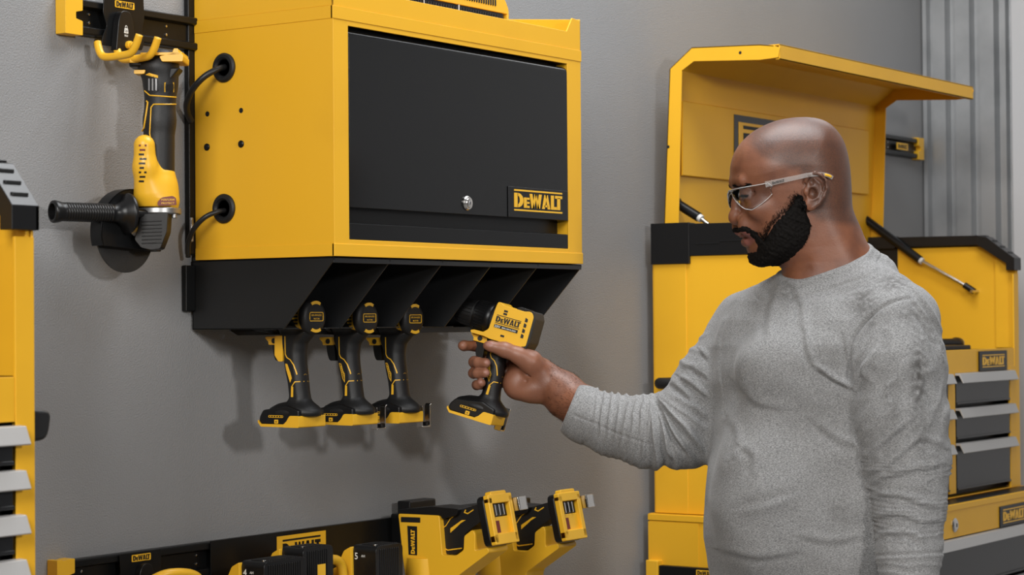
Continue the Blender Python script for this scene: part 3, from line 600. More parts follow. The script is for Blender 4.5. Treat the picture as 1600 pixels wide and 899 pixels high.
# ---- battery packs on hanging tools
def pack(label, c, sx, sy, h, txt, sub, ribm):
    """battery pack on the foot of a tool hanging nose down: c = centre of the top"""
    T = thing('battery_tool', label, 'power tool', (c[0], c[1], c[2]-h), group=None)
    zt = c[2]; xa, xb = c[0]-sx/2, c[0]+sx/2; ya, yb = c[1]-sy/2, c[1]+sy/2
    mb = MB(); mb.prism(rnd([(xa, zt-h), (xb, zt-h), (xb, zt), (xa, zt)], [.004, .004, .011, .011], 5), (0, ya, 0), (1, 0, 0), (0, 0, 1), (0, 1, 0), sy, 'bplast')
    nr = int((sx-.02)/.0055)
    for k in range(nr): mb.box((xa+.011+k*.0055, ya-.0014, zt-h+.008), (xa+.014+k*.0055, ya+.0005, zt-.006), 'bplast')
    for k in range(nr): mb.box((xa+.011+k*.0055, ya+.003, zt-.001), (xa+.014+k*.0055, yb-.012, zt+.0012), 'bplast')
    mb.lathe([(-.001, .004), (.0015, .004), (.0016, .002)], (xa+.014, ya+.012, zt), (0, 0, 1), 'chrome', 12)
    b = mb.build('battery_pack', T, world=True, bevel=.003, seg=3)
    mb = MB(); word(mb, txt, (xa-.0004, yb-.006, zt-.024), (0, -1, 0), (0, 0, 1), .016, 'white', .0003); word(mb, 'AH', (xa-.0004, yb-.020, zt-.020), (0, -1, 0), (0, 0, 1), .006, 'white', .0003)
    if sub: mb.box((c[0]-.004, ya-.0022, zt-.05), (c[0]+.016, ya-.0012, zt-.03), 'yplast')
    o = mb.build('capacity_mark', b, smooth=False); o.data.transform(Matrix.Translation(-T.location))
    mb = MB(); mb.prism(rnd([(yb-.004, zt-h-.01), (yb+.024, zt-h-.01), (yb+.028, zt-.036), (yb+.014, zt-.010), (yb-.002, zt-.002)], .003), (xa-.006, 0, 0), (0, 1, 0), (0, 0, 1), (1, 0, 0), sx+.010, 'yplast')
    mb.prism(rnd([(yb+.004, zt-h), (yb+.040, zt-h), (yb+.045, zt-.045), (yb+.018, zt-.032)], .004), (xa-.002, 0, 0), (0, 1, 0), (0, 0, 1), (1, 0, 0), sx*.6, 'yplast')
    mb.build('tool_foot', T, world=True, bevel=.002)
    mb = MB(); yw = min(-.03, yb+.05)
    mb.prism(rnd([(yb, zt-h-.12), (yw, zt-h-.12), (yw, zt-.06), (yb+.01, zt-.05)], .01), (c[0]-.02, 0, 0), (0, 1, 0), (0, 0, 1), (1, 0, 0), .04, 'rubber')
    mb.lathe([(0, .026), (.01, .03), (.08, .03), (.09, .024), (.12, .014)], (c[0], (yb+yw)/2, zt-h-.12), (0, 0, -1), 'yplast', 28)
    mb.box((c[0]-.01, yw-.006, zt-h-.04), (c[0]+.01, -.016, zt-.075), 'bplast')
    mb.build('handle', T, world=True, bevel=.003)
    return T
def topat(px, py, y): p = aty(px, py, y); return p
p = topat(428, 873, -.13); pack('cordless tool with 4AH battery at the left end of the hanging row', (p[0], -.13, p[2]), .105, .050, .085, '4', False, 1)
p = topat(480, 853, -.105); pack('cordless tool with upright ribbed black battery in front of the big yellow sign', (p[0], -.105, p[2]), .078, .048, .095, '3', True, 1)
p = topat(590, 850, -.12); pack('cordless tool with 5AH battery beside the first screw gun', (p[0], -.12, p[2]), .075, .052, .095, '5', False, 1)
# yellow guard loop between the packs
mb = MB(); a = aty(521, 899, -.09); x_ = a[0]
mb.tube([(x_-.03, -.09, a[2]-.03), (x_-.027, -.09, a[2]+.012), (x_-.012, -.09, a[2]+.026), (x_+.012, -.09, a[2]+.023), (x_+.024, -.09, a[2]+.006), (x_+.026, -.09, a[2]-.03)], .0085, 'yplast', 14, 6)
mb.box((x_-.03, -.092, a[2]-.05), (x_+.03, -.016, a[2]-.025), 'yplast'); tag(mb.build('tool_holster', angle=180), 'yellow plastic loop holder between the two right-hand batteries', 'holder')
# ---- screw guns
def scgun():
    xs = .50; T = thing('screw_gun', 'yellow screw gun hanging nose down right of the batteries, its label showing', 'power tool', (xs, -.03, 1.0))
    def pl(pts, x): return [(float(atx(u, v, x)[1]), float(atx(u, v, x)[2])) for u, v in pts]
    X = xs-.03
    body = pl([(622, 803), (686, 806), (691, 868), (712, 869), (724, 860), (725, 838), (738, 828), (742, 834), (742, 862), (762, 856), (764, 864), (712, 903), (705, 940), (640, 948), (630, 880)], X)
    mb = MB(); mb.prism(rnd(body, .004), (X, 0, 0), (0, 1, 0), (0, 0, 1), (1, 0, 0), .060, 'yplast')
    (y0, z0), = pl([(668, 870)], xs)
    mb.lathe([(0, .038), (.03, .040), (.05, .040), (.062, .034), (.075, .024), (.10, .016)], (xs, y0, z0+.0), (0, 0, -1), 'yplast', 36)
    mb.build('housing', T, world=True, bevel=.009, seg=4)
    mb = MB(); a = pl([(627, 808), (657, 809), (657, 817), (627, 816)], X); mb.prism(a, (X-.0008, 0, 0), (0, 1, 0), (0, 0, 1), (-1, 0, 0), .0004, 'ink'); 
    a = pl([(637, 822), (652, 823), (652, 868), (639, 867)], X); mb.prism(a, (X-.0006, 0, 0), (0, 1, 0), (0, 0, 1), (-1, 0, 0), .0006, 'ink')
    q0 = pl([(649, 866)], X)[0]; logo(mb, (X-.0013, q0[0], q0[1]), (0, 0, 1), (0, 1, 0), .043, 'yplast', .0003, bars=False, h=.009)
    mb.build('label', T, world=True, smooth=False)
    mb = MB(); blk = pl([(689, 805), (699, 812), (726, 795), (750, 788), (757, 812), (737, 827), (728, 834), (724, 857), (713, 867), (693, 866), (689, 840)], xs-.016); mb.prism(rnd(blk, .004), (xs-.018, 0, 0), (0, 1, 0), (0, 0, 1), (1, 0, 0), .036, 'rubber')
    cap_ = pl([(621, 803), (621, 797), (674, 792), (716, 796), (712, 806), (690, 812), (688, 806)], X); mb.prism(rnd(cap_, .003), (X+.001, 0, 0), (0, 1, 0), (0, 0, 1), (1, 0, 0), .058, 'bplast')
    hd = mb.build('handle', T, world=True, bevel=.006, seg=3)
    mb = MB(); e = (0, 1, 0), (0, 0, 1), (-1, 0, 0); o = (xs-.0182, 0, 0)
    mb.strip(pl([(690, 827), (697, 822), (704, 811), (716, 802)], xs-.018), o, *e, .0014, .0006, 'yplast'); mb.strip(pl([(728, 797), (726, 801), (731, 803), (740, 797)], xs-.018), o, *e, .002, .0006, 'yplast')
    mb.prism(pl([(704, 833), (704, 826), (722, 813), (728, 813), (720, 818), (714, 824)], xs-.018), o, *e, .0006, 'yplast'); mb.strip(pl([(692, 856), (700, 860), (722, 857)], xs-.018), o, *e, .002, .0008, 'yplast')
    o2 = mb.build('inlay', hd, smooth=False); o2.data.transform(Matrix.Translation(-T.location))
    # battery foot, its rails facing the camera
    x0, x1 = xs-.036, xs+.036; A = np.array(pl([(756, 779)], x0)[0]); Bq = np.array(pl([(769, 851)], x0)[0]); d = (Bq-A)/np.linalg.norm(Bq-A); nn = np.array([d[1], -d[0]])
    if nn[0] > 0: nn = -nn
    L = np.linalg.norm(Bq-A)
    def P3_(x, s_, t_): q = A+d*s_+nn*t_; return (x, q[0], q[1])
    def blk2(xa, xb, sa, sb, ta, tb, m, mb, r=.006):
        mb.prism(rnd([(xa, sa), (xb, sa), (xb, sb), (xa, sb)], r, 4), (0, A[0]+nn[0]*ta, A[1]+nn[1]*ta), (1, 0, 0), (0, d[0], d[1]), (0, nn[0], nn[1]), tb-ta, m)
    mb = MB(); blk2(x0, x1, -.004, L+.004, -.018, -.002, 'bplast', mb, .012); mb.build('foot', T, world=True, bevel=.003)
    mb = MB()
    for (xa, xb, sa, sb) in ((x0, x0+.011, 0, L), (x1-.011, x1, 0, L), (x0, x1, -.004, .012), (x0, x1, L-.016, L+.003)): blk2(xa, xb, sa, sb, -.002, .009, 'yplast', mb, .003)
    blk2(x0+.012, x1-.012, -.010, .004, -.006, .007, 'yplast', mb, .005)
    blk2(x0+.01, x1-.01, .035, L-.010, -.002, .002, 'yplast', mb, .002)
    mb.build('battery_rail', T, world=True, bevel=.002)
    mb = MB(); blk2(x0+.014, x1-.014, .013, .034, -.002, .001, 'ink', mb, .001)
    for k in range(3): blk2(x0+.019+k*.012, x0+.022+k*.012, .014, .033, .0, .006, 'chrome', mb, .0005)
    blk2(x0+.017, x0+.03, .042, L-.018, .002, .0024, 'red', mb, .0005)
    mb.build('terminal', T, world=True)
    mb = MB(); blk2(x1+.001, x1+.006, .006, .030, -.012, .020, 'chrome', mb, .001); blk2(x1+.001, x1+.028, .006, .030, .017, .020, 'chrome', mb, .001); blk2(x1+.024, x1+.028, .006, .030, .004, .020, 'chrome', mb, .001)
    c = mb.build('belt_clip', T, world=True, bevel=.0006); c['label'] = 'polished steel belt clip'
    return T
SG = scgun()
S2 = copy_tree(SG); a = atx(756, 779, .464); b = aty(866, 776, float(a[1])); S2.location = (SG.location[0]+float(b[0]-a[0]), SG.location[1], SG.location[2]+float(b[2]-a[2]))
S2['label'] = 'yellow screw gun hanging nose down at the right end of the lower rail'
# ================================================================== angle grinder hanging from the hook
YG = -.092
GR = thing('angle_grinder', 'black and yellow angle grinder hanging head down from the yellow hook, black side handle', 'power tool', aty(247, 240, YG))
A_ = aty(252, 100, YG); B_ = aty(245, 330, YG); ax_ = (B_-A_)/np.linalg.norm(B_-A_); LG = np.linalg.norm(B_-A_)
e1 = np.array([R[0], R[1], 0]); e1 /= np.linalg.norm(e1); e3 = np.array([F[0], F[1], 0]); e3 /= np.linalg.norm(e3); ez_ = np.array([0, 0, 1.])
def fgr(P):   # black body
    f = s_chain(P, [(A_+ax_*.0, .0235), (A_+ax_*.03, .0250), (A_+ax_*.09, .0235), (A_+ax_*.17, .0255)], .01)
    f = smin(f, s_ell(P, A_+ez_*(-.006)-e1*.006, (.030, .030, .016)), .016)
    return f
V_, Q_ = nets(fgr, np.minimum(A_, B_)-np.array([.06, .06, .02]), np.maximum(A_, B_)+np.array([.06, .06, .04]), .0018)
gb = mesh_obj('grip_body', V_, Q_, 'rubber', GR)
def fgy(P):   # yellow front housing with the side shell running up the left
    f = s_chain(P, [(A_+ax_*.175, .0262), (A_+ax_*.195, .0295), (A_+ax_*.212, .0345)], .012)
    f = smin(f, s_chain(P, [(aty(225.5, 227, YG-.006), .0160), (aty(227, 262, YG-.004), .0175), (aty(232, 300, YG-.002), .022)], .01), .010)
    return np.maximum(f, (P-B_.astype(np.float32))@ax_.astype(np.float32)+.004)
V_, Q_ = nets(fgy, B_-np.array([.07, .07, .03]), B_+np.array([.07, .07, .16]), .0018)
gy = mesh_obj('front_housing', V_, Q_, 'yplast', GR)
def facing(u, v, f, n=40):   # first point of the surface seen through the picture point
    P = atd(u, v, 2.95); d = ray(u, v); d = d/np.linalg.norm(d)
    best = (9, P)
    for _ in range(n):
        q = float(f(P[None].astype(np.float32))[0])
        if q < best[0]: best = (q, P)
        P = P+d*np.clip(q*.7, 2e-4, .05)
        if q < 1e-4: break
    return best[1]
def decal(pts, f, w_, m, mb, lift=.0002):
    P = [facing(u, v, f) for u, v in dens(pts, 3.)]; P = [p-np.array(F)*lift for p in spline(P, 1)]; mb.tube(P, w_*1.5, m, 6, 1)
def patch(pts, f, m, mb, lift=.0007, t=.0006):
    P = np.array([facing(u, v, f) for u, v in pts]); c = P.mean(0); n_ = -np.array(F)
    n = len(P); V = [p+n_*lift for p in P]+[p+n_*(lift-t*2) for p in P]; mb.add(V, [tuple(range(n)), tuple(range(n, 2*n))[::-1]]+[(i, (i+1) % n, n+(i+1) % n, n+i) for i in range(n)], m)
def dens(pts, st=.003):
    out = []
    for a, b in zip(pts[:-1], pts[1:]):
        a = np.array(a, float); b = np.array(b, float); k = max(1, int(np.linalg.norm(b-a)/st)); out += [a+(b-a)*i/k for i in range(k)]
    return out+[np.array(pts[-1], float)]
mb = MB()
for pts in ([(226, 142), (234, 149), (275, 152)], [(238, 240), (234, 208), (236, 168), (240, 163), (275, 163)]): decal(pts, fgr, .0007, 'yplast', mb)
decal([(222, 205), (225, 200), (231, 160), (229, 158)], fgr, .0009, 'yplast', mb)
patch([(227, 117), (233, 114), (247, 118), (247, 122), (238, 120)], fgr, 'yplast', mb)
patch([(257, 129), (272, 129), (272, 144), (257, 144)], fgr, 'yplast', mb); patch([(261, 132), (269, 132), (270, 142), (260, 142)], fgr, 'ink', mb, .0011)
mb.build('inlay', gb, smooth=False, angle=180).data.transform(Matrix.Translation(-GR.location))
mb = MB(); patch([(229, 122), (239, 119), (248, 126), (248, 142), (240, 146), (229, 139)], fgr, 'ink', mb, .0006)
for u in (233, 238.5, 244): patch([(u-1.2, 123), (u+1.2, 123), (u+1.2, 142), (u-1.2, 141)], fgr, 'alu', mb, .0012)
mb.build('vent', gb, smooth=False).data.transform(Matrix.Translation(-GR.location))
mb = MB()
for k in range(9): patch([(217+1.2*(k % 2), 226+k*7), (229-2*(k % 3), 226+k*7), (229-2*(k % 3), 229+k*7), (217+1.2*(k % 2), 229+k*7)], fgy, 'red' if k < 2 else 'ink', mb, .0008) if k % 1 == 0 else None
mb.build('warning_label', gy, smooth=False).data.transform(Matrix.Translation(-GR.location))
mb = MB(); P0 = facing(247, 322, fgy)-np.array(F)*.003; exx = e1
mb.prism(rnd([(0, 0), (.029, .001), (.028, .012), (.023, .015), (.007, .013), (0, .006)], .002), P0, exx, ez_, -e3, .0015, 'red')
word(mb, 'PERFORM', P0-e3*.0017+exx*.006+ez_*.0078, exx, ez_, .0042, 'yplast', width=.020); word(mb, 'PROTECT', P0-e3*.0017+exx*.006+ez_*.0025, exx, ez_, .0042, 'yplast', width=.020)
mb.build('badge', gy, smooth=False).data.transform(Matrix.Translation(-GR.location))
# battery foot at the top
o = aty(250, 96, YG)
def bx3(mb, a0, a1, z0, z1, b0, b1, m, r=.003, oo=None):
    oo = o if oo is None else oo
    mb.prism(rnd([(a0, b0), (a1, b0), (a1, b1), (a0, b1)], r, 4), oo+ez_*z0, e1, e3, ez_, z1-z0, m)
mb = MB(); bx3(mb, -.046, .012, -.010, .008, -.018, .030, 'bplast', .008); mb.prism([(-.018, -.012), (.034, -.012), (.020, -.030), (-.016, -.030)], o-e3*.02, e1, ez_, e3, .04, 'rubber'); ft = mb.build('foot', GR, world=True, bevel=.003)
mb = MB(); bx3(mb, -.026, .040, .006, .010, -.031, .031, 'yplast', .006); mb.prism(rnd([(.008, -.004), (.040, -.004), (.041, .006), (.034, .009), (.033, .016), (.026, .016), (.024, .009), (.004, .004)], .002, 3), o-e3*.031, e1, ez_, e3, .062, 'yplast'); bx3(mb, -.044, -.030, -.004, .001, -.0195, -.017, 'yplast', .001)
mb.prism(rnd([(-.036, -.022), (-.020, -.022), (-.018, -.016), (-.036, -.016)], .002, 3), o-e3*.026, e1, ez_, e3, .03, 'yplast')
mb.build('battery_rail', GR, world=True, bevel=.0018)
mb = MB(); word(mb, 'XR', o-e3*.0186+e1*-.022-ez_*.006, e1, ez_, .011, 'palegrey', width=.012); mb.build('mark', ft, smooth=False).data.transform(Matrix.Translation(-GR.location))
# gear case and boot
mb = MB(); c = aty(248, 330, YG); mb.lathe([(-.004, .0345), (.004, .0350), (.006, .033)], c, (0, 0, -1), 'cast', 36); mb.lathe([(.004, .020), (.03, .018), (.055, .012)], c+e1*-.012, (-.12, .05, -1), 'cast', 30)
for dx in (-.026, .026): mb.cyl(c+e1*dx-ez_*.003-e3*.014, c+e1*dx-ez_*.012-e3*.014, .004, 'cast', n=14)
mb.build('gear_case', GR, world=True, bevel=.001)
mb = MB(); o2 = aty(242, 336, YG); k = 1/1085.
pb = [(-18, 0), (27, 2), (25, -30), (14, -58), (-2, -60), (-18, -56), (-29, -42), (-22, -20)]; mb.prism(rnd([(a*k, b*k) for a, b in pb], .003), o2-e3*.030, e1, ez_, e3, .040, 'rubber')
for j in range(7): mb.prism([(-17*k, (-12-6*j)*k), (17*k, (-11-6*j)*k), (17*k, (-13-6*j)*k), (-17*k, (-14-6*j)*k)], o2-e3*.0308, e1, ez_, e3, .003, 'rubber')
mb.build('boot', GR, world=True, bevel=.004, seg=3)
# guard and wheel, facing the wall
cw = aty(196, 364, -.060); mb = MB(); n = 48; V = []; Fc = []
mb.lathe([(.0, .012), (.0, .0615), (.0026, .0615), (.0026, .012)], cw, (0, 1, 0), 'wheel', 64); mb.build('abrasive_wheel', GR, world=True)
mb = MB(); ar = [(.067*math.cos(math.radians(a)), .067*math.sin(math.radians(a))) for a in range(-25, 206, 7)]; ai = [(.0645*x/.067, .0645*y/.067) for x, y in ar]
mb.prism(ar+ai[::-1], cw+np.array([0, .008, 0]), (1, 0, 0), (0, 0, 1), (0, -1, 0), .024, 'black'); mb.prism(ar, cw+np.array([0, -.014, 0]), (1, 0, 0), (0, 0, 1), (0, -1, 0), .002, 'black')
mb.lathe([(0, .012), (.03, .014), (.045, .02)], cw, (.6, -1, .55), 'cast', 24)
mb.build('guard', GR, world=True, bevel=.0008)
# side handle
h0 = aty(206, 334, YG+.004); hd_ = np.array([-.95, .32, 0.]); hd_ /= np.linalg.norm(hd_); mb = MB()
pf = [(-.030, .007), (.002, .007), (.003, .030), (.007, .0315), (.010, .0300), (.016, .0200), (.024, .0150), (.030, .0140)]
pf += [(.034+.0042*i+d, .0138+r) for i in range(19) for d, r in ((0, 0), (.001, .0007), (.003, .0007), (.0042, 0))][:-1]+[(.114, .0142), (.120, .0160), (.127, .0172), (.130, .0166), (.131, .0148), (.131, .0125), (.116, .0115), (.116, .001)]
mb.lathe(pf, h0, hd_, 'bplast', 40); mb.build('side_handle', GR, world=True, angle=60)
# ================================================================== cordless drills (local frame: +X forward, +Y = left side, +Z up, origin = centre of the rear cap)
# the photograph shows the left side (+Y) of every drill
def dens(pts, st=.003):
    out = []
    for a, b in zip(pts[:-1], pts[1:]):
        a = np.array(a); b = np.array(b); k = max(1, int(np.linalg.norm(b-a)/st)); out += [a+(b-a)*i/k for i in range(k)]
    return out+[np.array(pts[-1])]
def drill(name_args, hanging, variant):
    T = thing(*name_args)
    EX, EZ, EYn = (1, 0, 0), (0, 0, 1), (0, 1, 0)
    w = .0172   # half thickness of the grip
    # ---- grip, rounded slab
    grip = [(.014, -.018), (.060, -.018), (.064, -.035), (.060, -.046), (.0545, -.058), (.0545, -.072), (.0515, -.088), (.0465, -.108), (.0440, -.128), (.0455, -.140), (.066, -.1445), (.066, -.152),
            (.004, -.152), (-.0005, -.147), (.010, -.134), (.0130, -.118), (.0155, -.096), (.0185, -.075), (.0195, -.058), (.0165, -.044), (.006, -.034), (-.002, -.026), (.0, -.018)]
    gp = rnd(grip, .003, 3); E_ = .0125
    def gh(x, z): e = np.clip(poly_sd(np.atleast_1d(x), np.atleast_1d(z), gp)/E_, 0, 1); return w*np.sqrt(1-(1-e)**2)
    def fg(P):
        e = np.minimum(poly_sd(P[:, 0], P[:, 2], gp)/E_, 1); f = (np.sqrt((P[:, 1]/w)**2+(1-e)**2)-1)*.014
        f = smin(f, s_cap(P, (.028, 0, -.002), (.055, 0, -.002), .024, .024), .008)
        g2 = s_ell(P, (.038, 0, -.154), (.050, .034, .016)); f = smin(f, np.maximum(g2, P[:, 2]*-1-.160), .012)
        return np.maximum(f, np.maximum(.001-P[:, 0], P[:, 0]-.0635) if False else -1)
    V_, Q_ = nets(fg, (-.025, -.045, -.175), (.1, .045, .035), .0014)
    g = mesh_obj('grip', V_, Q_, 'rubber', T, local=True)
    # ---- motor housing
    mb = MB()
    hr = .0238 if hanging else .0285
    mb.lathe([(.003, hr-.002), (.006, hr-.0005), (.020, hr), (.058, hr), (.062, hr-.001), (.064, hr-.002)], (0, 0, 0), EX, 'yplast', 44)
    if not hanging:   # squarer housing with a flat top, name plate side, and black rear shell
        mb = MB()
        hp = [(-.018, -.030), (-.004, -.0345), (.050, -.0345), (.060, -.0325), (.086, -.0325), (.088, -.0285), (.082, -.026), (.064, -.026), (.056, -.018), (.054, .018), (.052, .0315), (.046, .0320), (.042, .0285), (.0, .0275), (-.006, .0295), (-.014, .0285), (-.018, .022)]
        mb.prism(rnd(hp, .003, 3), (0, -.0265, 0), EX, EZ, (0, 1, 0), .053, 'yplast')
    h = mb.build('motor_housing', T, bevel=.003 if hanging else .0085, seg=4)
    if not hanging:
        yl = .0267; ex, ez_ = (-1, 0, 0), (0, 0, 1)
        mb = MB(); logo(mb, (.0475, yl, -.0045), ex, ez_, .046, 'ink', .0004, h=.0145)
        mb.prism([(.0475, -.0125), (.003, -.0125), (.003, -.0068), (.0475, -.0068)], (0, yl, 0), EX, EZ, (0, 1, 0), .0004, 'ink')
        word(mb, '20V', (.0465, yl+.0004, -.0118), ex, ez_, .0055, 'white', width=.011); word(mb, 'BRUSHLESS', (.0325, yl+.0004, -.0112), ex, ez_, .0036, 'white', width=.026)
        o_ = mb.build('name_plate', h, smooth=False); o_['label'] = 'black name plate lettering'
        mb = MB()
        for k in range(4): mb.prism(rnd([(-.0045, -.018+.0095*k), (-.0095, -.018+.0095*k), (-.0095, -.0125+.0095*k), (-.0045, -.0105+.0095*k)], .0008), (0, yl, 0), EX, EZ, (0, 1, 0), .0003, 'ink')
        for x_, z_ in ((.030, .0175), (.030, .0125), (.0245, -.0255)): mb.box((x_, yl-.001, z_), (x_+.007, yl+.0003, z_+.0035), 'ink')
        mb.build('vent', h)
        mb = MB(); mb.prism(rnd([(-.019, -.034), (-.0225, -.022), (-.0225, .020), (-.017, .031), (-.010, .032), (-.0135, .024), (-.0135, -.026), (-.008, -.037)], .002), (0, -.0255, 0), EX, EZ, (0, 1, 0), .051, 'rubber')
        mb.prism(rnd([(-.016, -.040), (.020, -.052), (.052, -.040), (.030, -.033), (-.004, -.0325), (-.015, -.028)], .004), (0, -.022, 0), EX, EZ, (0, 1, 0), .044, 'rubber')
        mb.build('rear_shell', T, bevel=.005, seg=3)
        mb = MB(); mb.strip([(.048, -.040), (.030, -.0365), (.010, -.0375), (.010, -.041), (.018, -.0415)], (0, .0222, 0), EX, EZ, (0, 1, 0), .0012, .0006, 'yplast'); mb.build('shell_inlay', T, smooth=False)
        mb = MB(); mb.prism(rnd([(-.004, .026), (.016, .026), (.018, .030), (.012, .0335), (-.006, .0325)], .002), (0, -.008, 0), EX, EZ, (0, 1, 0), .030, 'bplast'); mb.build('speed_selector', T, bevel=.002)
    if hanging:
        mb = MB()
        for k in range(5):
            for sg in (-1, 1): mb.box((.012, sg*.0238-.0006, -.012+.0055*k), (.026, sg*.0238+.0006, -.0095+.0055*k), 'ink')
        mb.build('vent', T)
    # ---- gear case + collar + chuck
    mb = MB(); mb.lathe([(.061, .0265), (.063, .0275), (.070, .0275), (.072, .0262), (.090, .0262), (.0915, .0235), (.094, .0235)], (0, 0, 0), EX, 'bplast', 44)
    for k in range(30):
        a = k*math.pi/15; mb.box((.073, -.0008, .0256), (.089, .0008, .0270), 'bplast') if False else None
        c = np.array((0, math.cos(a)*.0264, math.sin(a)*.0264)); mb.cyl(c+np.array((.073, 0, 0)), c+np.array((.089, 0, 0)), .0009, 'bplast', n=6)
    co = mb.build('clutch_ring', T, angle=40)
    mb = MB()
    mb.lathe([(.0935, .0225), (.096, .0245), (.113, .0238), (.125, .0215), (.133, .0150), (.134, .0105), (.130, .0095)], (0, 0, 0), EX, 'rubber', 44)
    for k in range(24):
        a = k*math.pi/12; mb.tube([(.097, math.cos(a)*.0243, math.sin(a)*.0243), (.112, math.cos(a)*.0236, math.sin(a)*.0236), (.124, math.cos(a)*.0214, math.sin(a)*.0214)], .0009, 'rubber', 5, 2)
    mb.build('chuck', T, angle=40)
    # ---- rear cap
    if hanging:
        mb = MB(); mb.lathe([(.006, .0282), (.002, .0290), (-.003, .0282), (-.0065, .0240), (-.0075, .0185), (-.0075, .001)], (0, 0, 0), EX, 'rubber', 44)
        c = mb.build('rear_cap', T, angle=50)
        mb = MB(); O = (-.0076, 0, 0); a_ = (0, -1, 0), (0, 0, 1)     # seen from behind: right = -Y
        fr = rnd([(-.0165, -.0068), (.0165, -.0068), (.0165, .0068), (-.0165, .0068)], .0022, 3)
        mb.strip(fr+[fr[0], fr[1]], O, (0, -1, 0), (0, 0, 1), (-1, 0, 0), .0012, .0007, 'yplast')
        word(mb, 'BRUSHLESS', (-.0078, 0, .0012), (0, -1, 0), (0, 0, 1), .0038, 'yplast', width=.025, align='CENTER'); word(mb, 'MOTOR', (-.0078, 0, -.0045), (0, -1, 0), (0, 0, 1), .0038, 'yplast', width=.015, align='CENTER')
        for sg in (-1, 1):
            ar = arc(0, 0, .0205, .0205, 62, 118, 8); br = arc(0, 0, .0255, .0255, 118, 62, 8)
            mb.prism([(x, sg*z) for x, z in ar+br], (-.0052, 0, 0), (0, -1, 0), (0, 0, 1), (-1, 0, 0), .0022, 'yplast')
        o = mb.build('cap_emblem', c, smooth=False); o['label'] = 'yellow lettering and arcs on the black rear cap'
    # ---- trigger, its yellow throat
    mb = MB(); yt = .0135
    mb.prism(rnd([(.050, -.0315), (.088, -.0315), (.090, -.034), (.083, -.040), (.0825, -.045), (.062, -.045), (.056, -.043)], .0015), (0, -yt, 0), EX, EZ, (0, 1, 0), 2*yt, 'yplast')
    if variant == 0: mb.prism(rnd([(.050, -.030), (.066, -.030), (.0665, -.062), (.0585, -.072), (.050, -.072)], .002), (0, -w-.0002, 0), EX, EZ, (0, 1, 0), 2*w+.0004, 'yplast')
    mb.lathe([(-yt-.001, .0045), (yt+.001, .0045)], (.071, 0, -.0385), (0, 1, 0), 'ink', 16)
    mb.build('trigger_throat', T, bevel=.0015)
    mb = MB(); mb.prism(rnd([(.060, -.043), (.0775, -.041), (.0765, -.052), (.0745, -.062), (.0705, -.071), (.058, -.071)], [.001, .004, .01, .01, .004, .001]), (0, -.0105, 0), EX, EZ, (0, 1, 0), .021, 'bplast')
    mb.build('trigger', T, bevel=.003, seg=3)
    # ---- foot
    wf = .0325
    up = [(.004, -.150), (.030, -.142), (.058, -.147), (.079, -.150), (.086, -.160), (.0875, -.168), (.082, -.173), (.004, -.173)]
    mb = MB(); mb.prism(rnd(up, .003), (0, -wf, 0), EX, EZ, (0, 1, 0), 2*wf, 'bplast'); ft = mb.build('foot', T, bevel=.005, seg=3)
    mb = MB(); lo = [(.004, -.1725), (.083, -.1725), (.089, -.166), (.0895, -.170), (.083, -.177), (.004, -.1775)]
    mb.prism(rnd(lo, .001), (0, -wf-.0006, 0), EX, EZ, (0, 1, 0), 2*wf+.0012, 'yplast')
    mb.prism(rnd([(.0025, -.1585), (.022, -.1585), (.029, -.168), (.036, -.173), (.036, -.1775), (.0025, -.1775)], .003), (0, -wf-.0008, 0), EX, EZ, (0, 1, 0), 2*wf+.0016, 'yplast')
    mb.build('battery_rail', T, bevel=.0025, seg=3)
    # ---- yellow inlay lines and marks on both sides
    for sg in (1, -1):
        mb = MB(); o = (0, 0, 0); ez = (0, sg, 0); t = .0006
        def ln(pts, wd): mb.strip([tuple(q_[:2]) for q_ in dens(pts)], o, EX, EZ, ez, wd, t, 'yplast')
        ln([(.0440, -.031), (.0435, -.0600), (.0400, -.0655), (.0330, -.0690), (.0270, -.0765), (.0235, -.0860), (.0215, -.0925), (.0160, -.0930)], .0015)
        if variant == 0: mb.prism([(.0440, -.0752), (.0395, -.0757), (.0330, -.0900), (.0300, -.0987), (.0335, -.1060), (.0365, -.0980), (.0415, -.0857)], o, EX, EZ, ez, t, 'yplast')
        else:
            ln([(.0440, -.0752), (.0405, -.0757), (.0385, -.080), (.0360, -.088), (.0325, -.0930), (.0325, -.1060), (.0365, -.1000), (.0390, -.0900), (.0440, -.0752)], .0010)
            for k in range(7): mb.prism([(.0408-.0011*k, -.0800-.0030*k), (.0385-.0011*k, -.0805-.0030*k), (.0385-.0011*k, -.0820-.0030*k), (.0408-.0011*k, -.0815-.0030*k)], o, EX, EZ, ez, t, 'yplast')
        ln([(.0150, -.1040), (.0240, -.1045), (.0300, -.1120)], .0015)
        mb.prism([(.0312, -.1115), (.0272, -.1125), (.0275, -.1290), (.0320, -.1290)], o, EX, EZ, ez, t, 'yplast')
        for i_, p_ in enumerate(mb.v):     # lay the inlay on the rounded grip
            hh = float(gh(p_[0], p_[2])[0]); up_ = abs(p_[1]) > 1e-5; mb.v[i_] = (p_[0], sg*(hh+(.0005 if up_ else -.0004)), p_[2])
        q = mb.build('inlay', g, smooth=False); q['label'] = 'yellow inlay lines on the black grip'
        mb = MB(); o = (0, sg*(wf+.0001), 0)
        fr = rnd([(.036, -.1585), (.066, -.1585), (.066, -.1615), (.036, -.1615)], .0012, 2); mb.strip(fr+[fr[0], fr[1]], o, EX, EZ, ez, .0008, t, 'yplast')
        for k in range(5): mb.prism([(.039+k*.0055, -.1592), (.0405+k*.0055, -.1592), (.0405+k*.0055, -.1608), (.039+k*.0055, -.1608)], o, EX, EZ, ez, t, 'yplast')
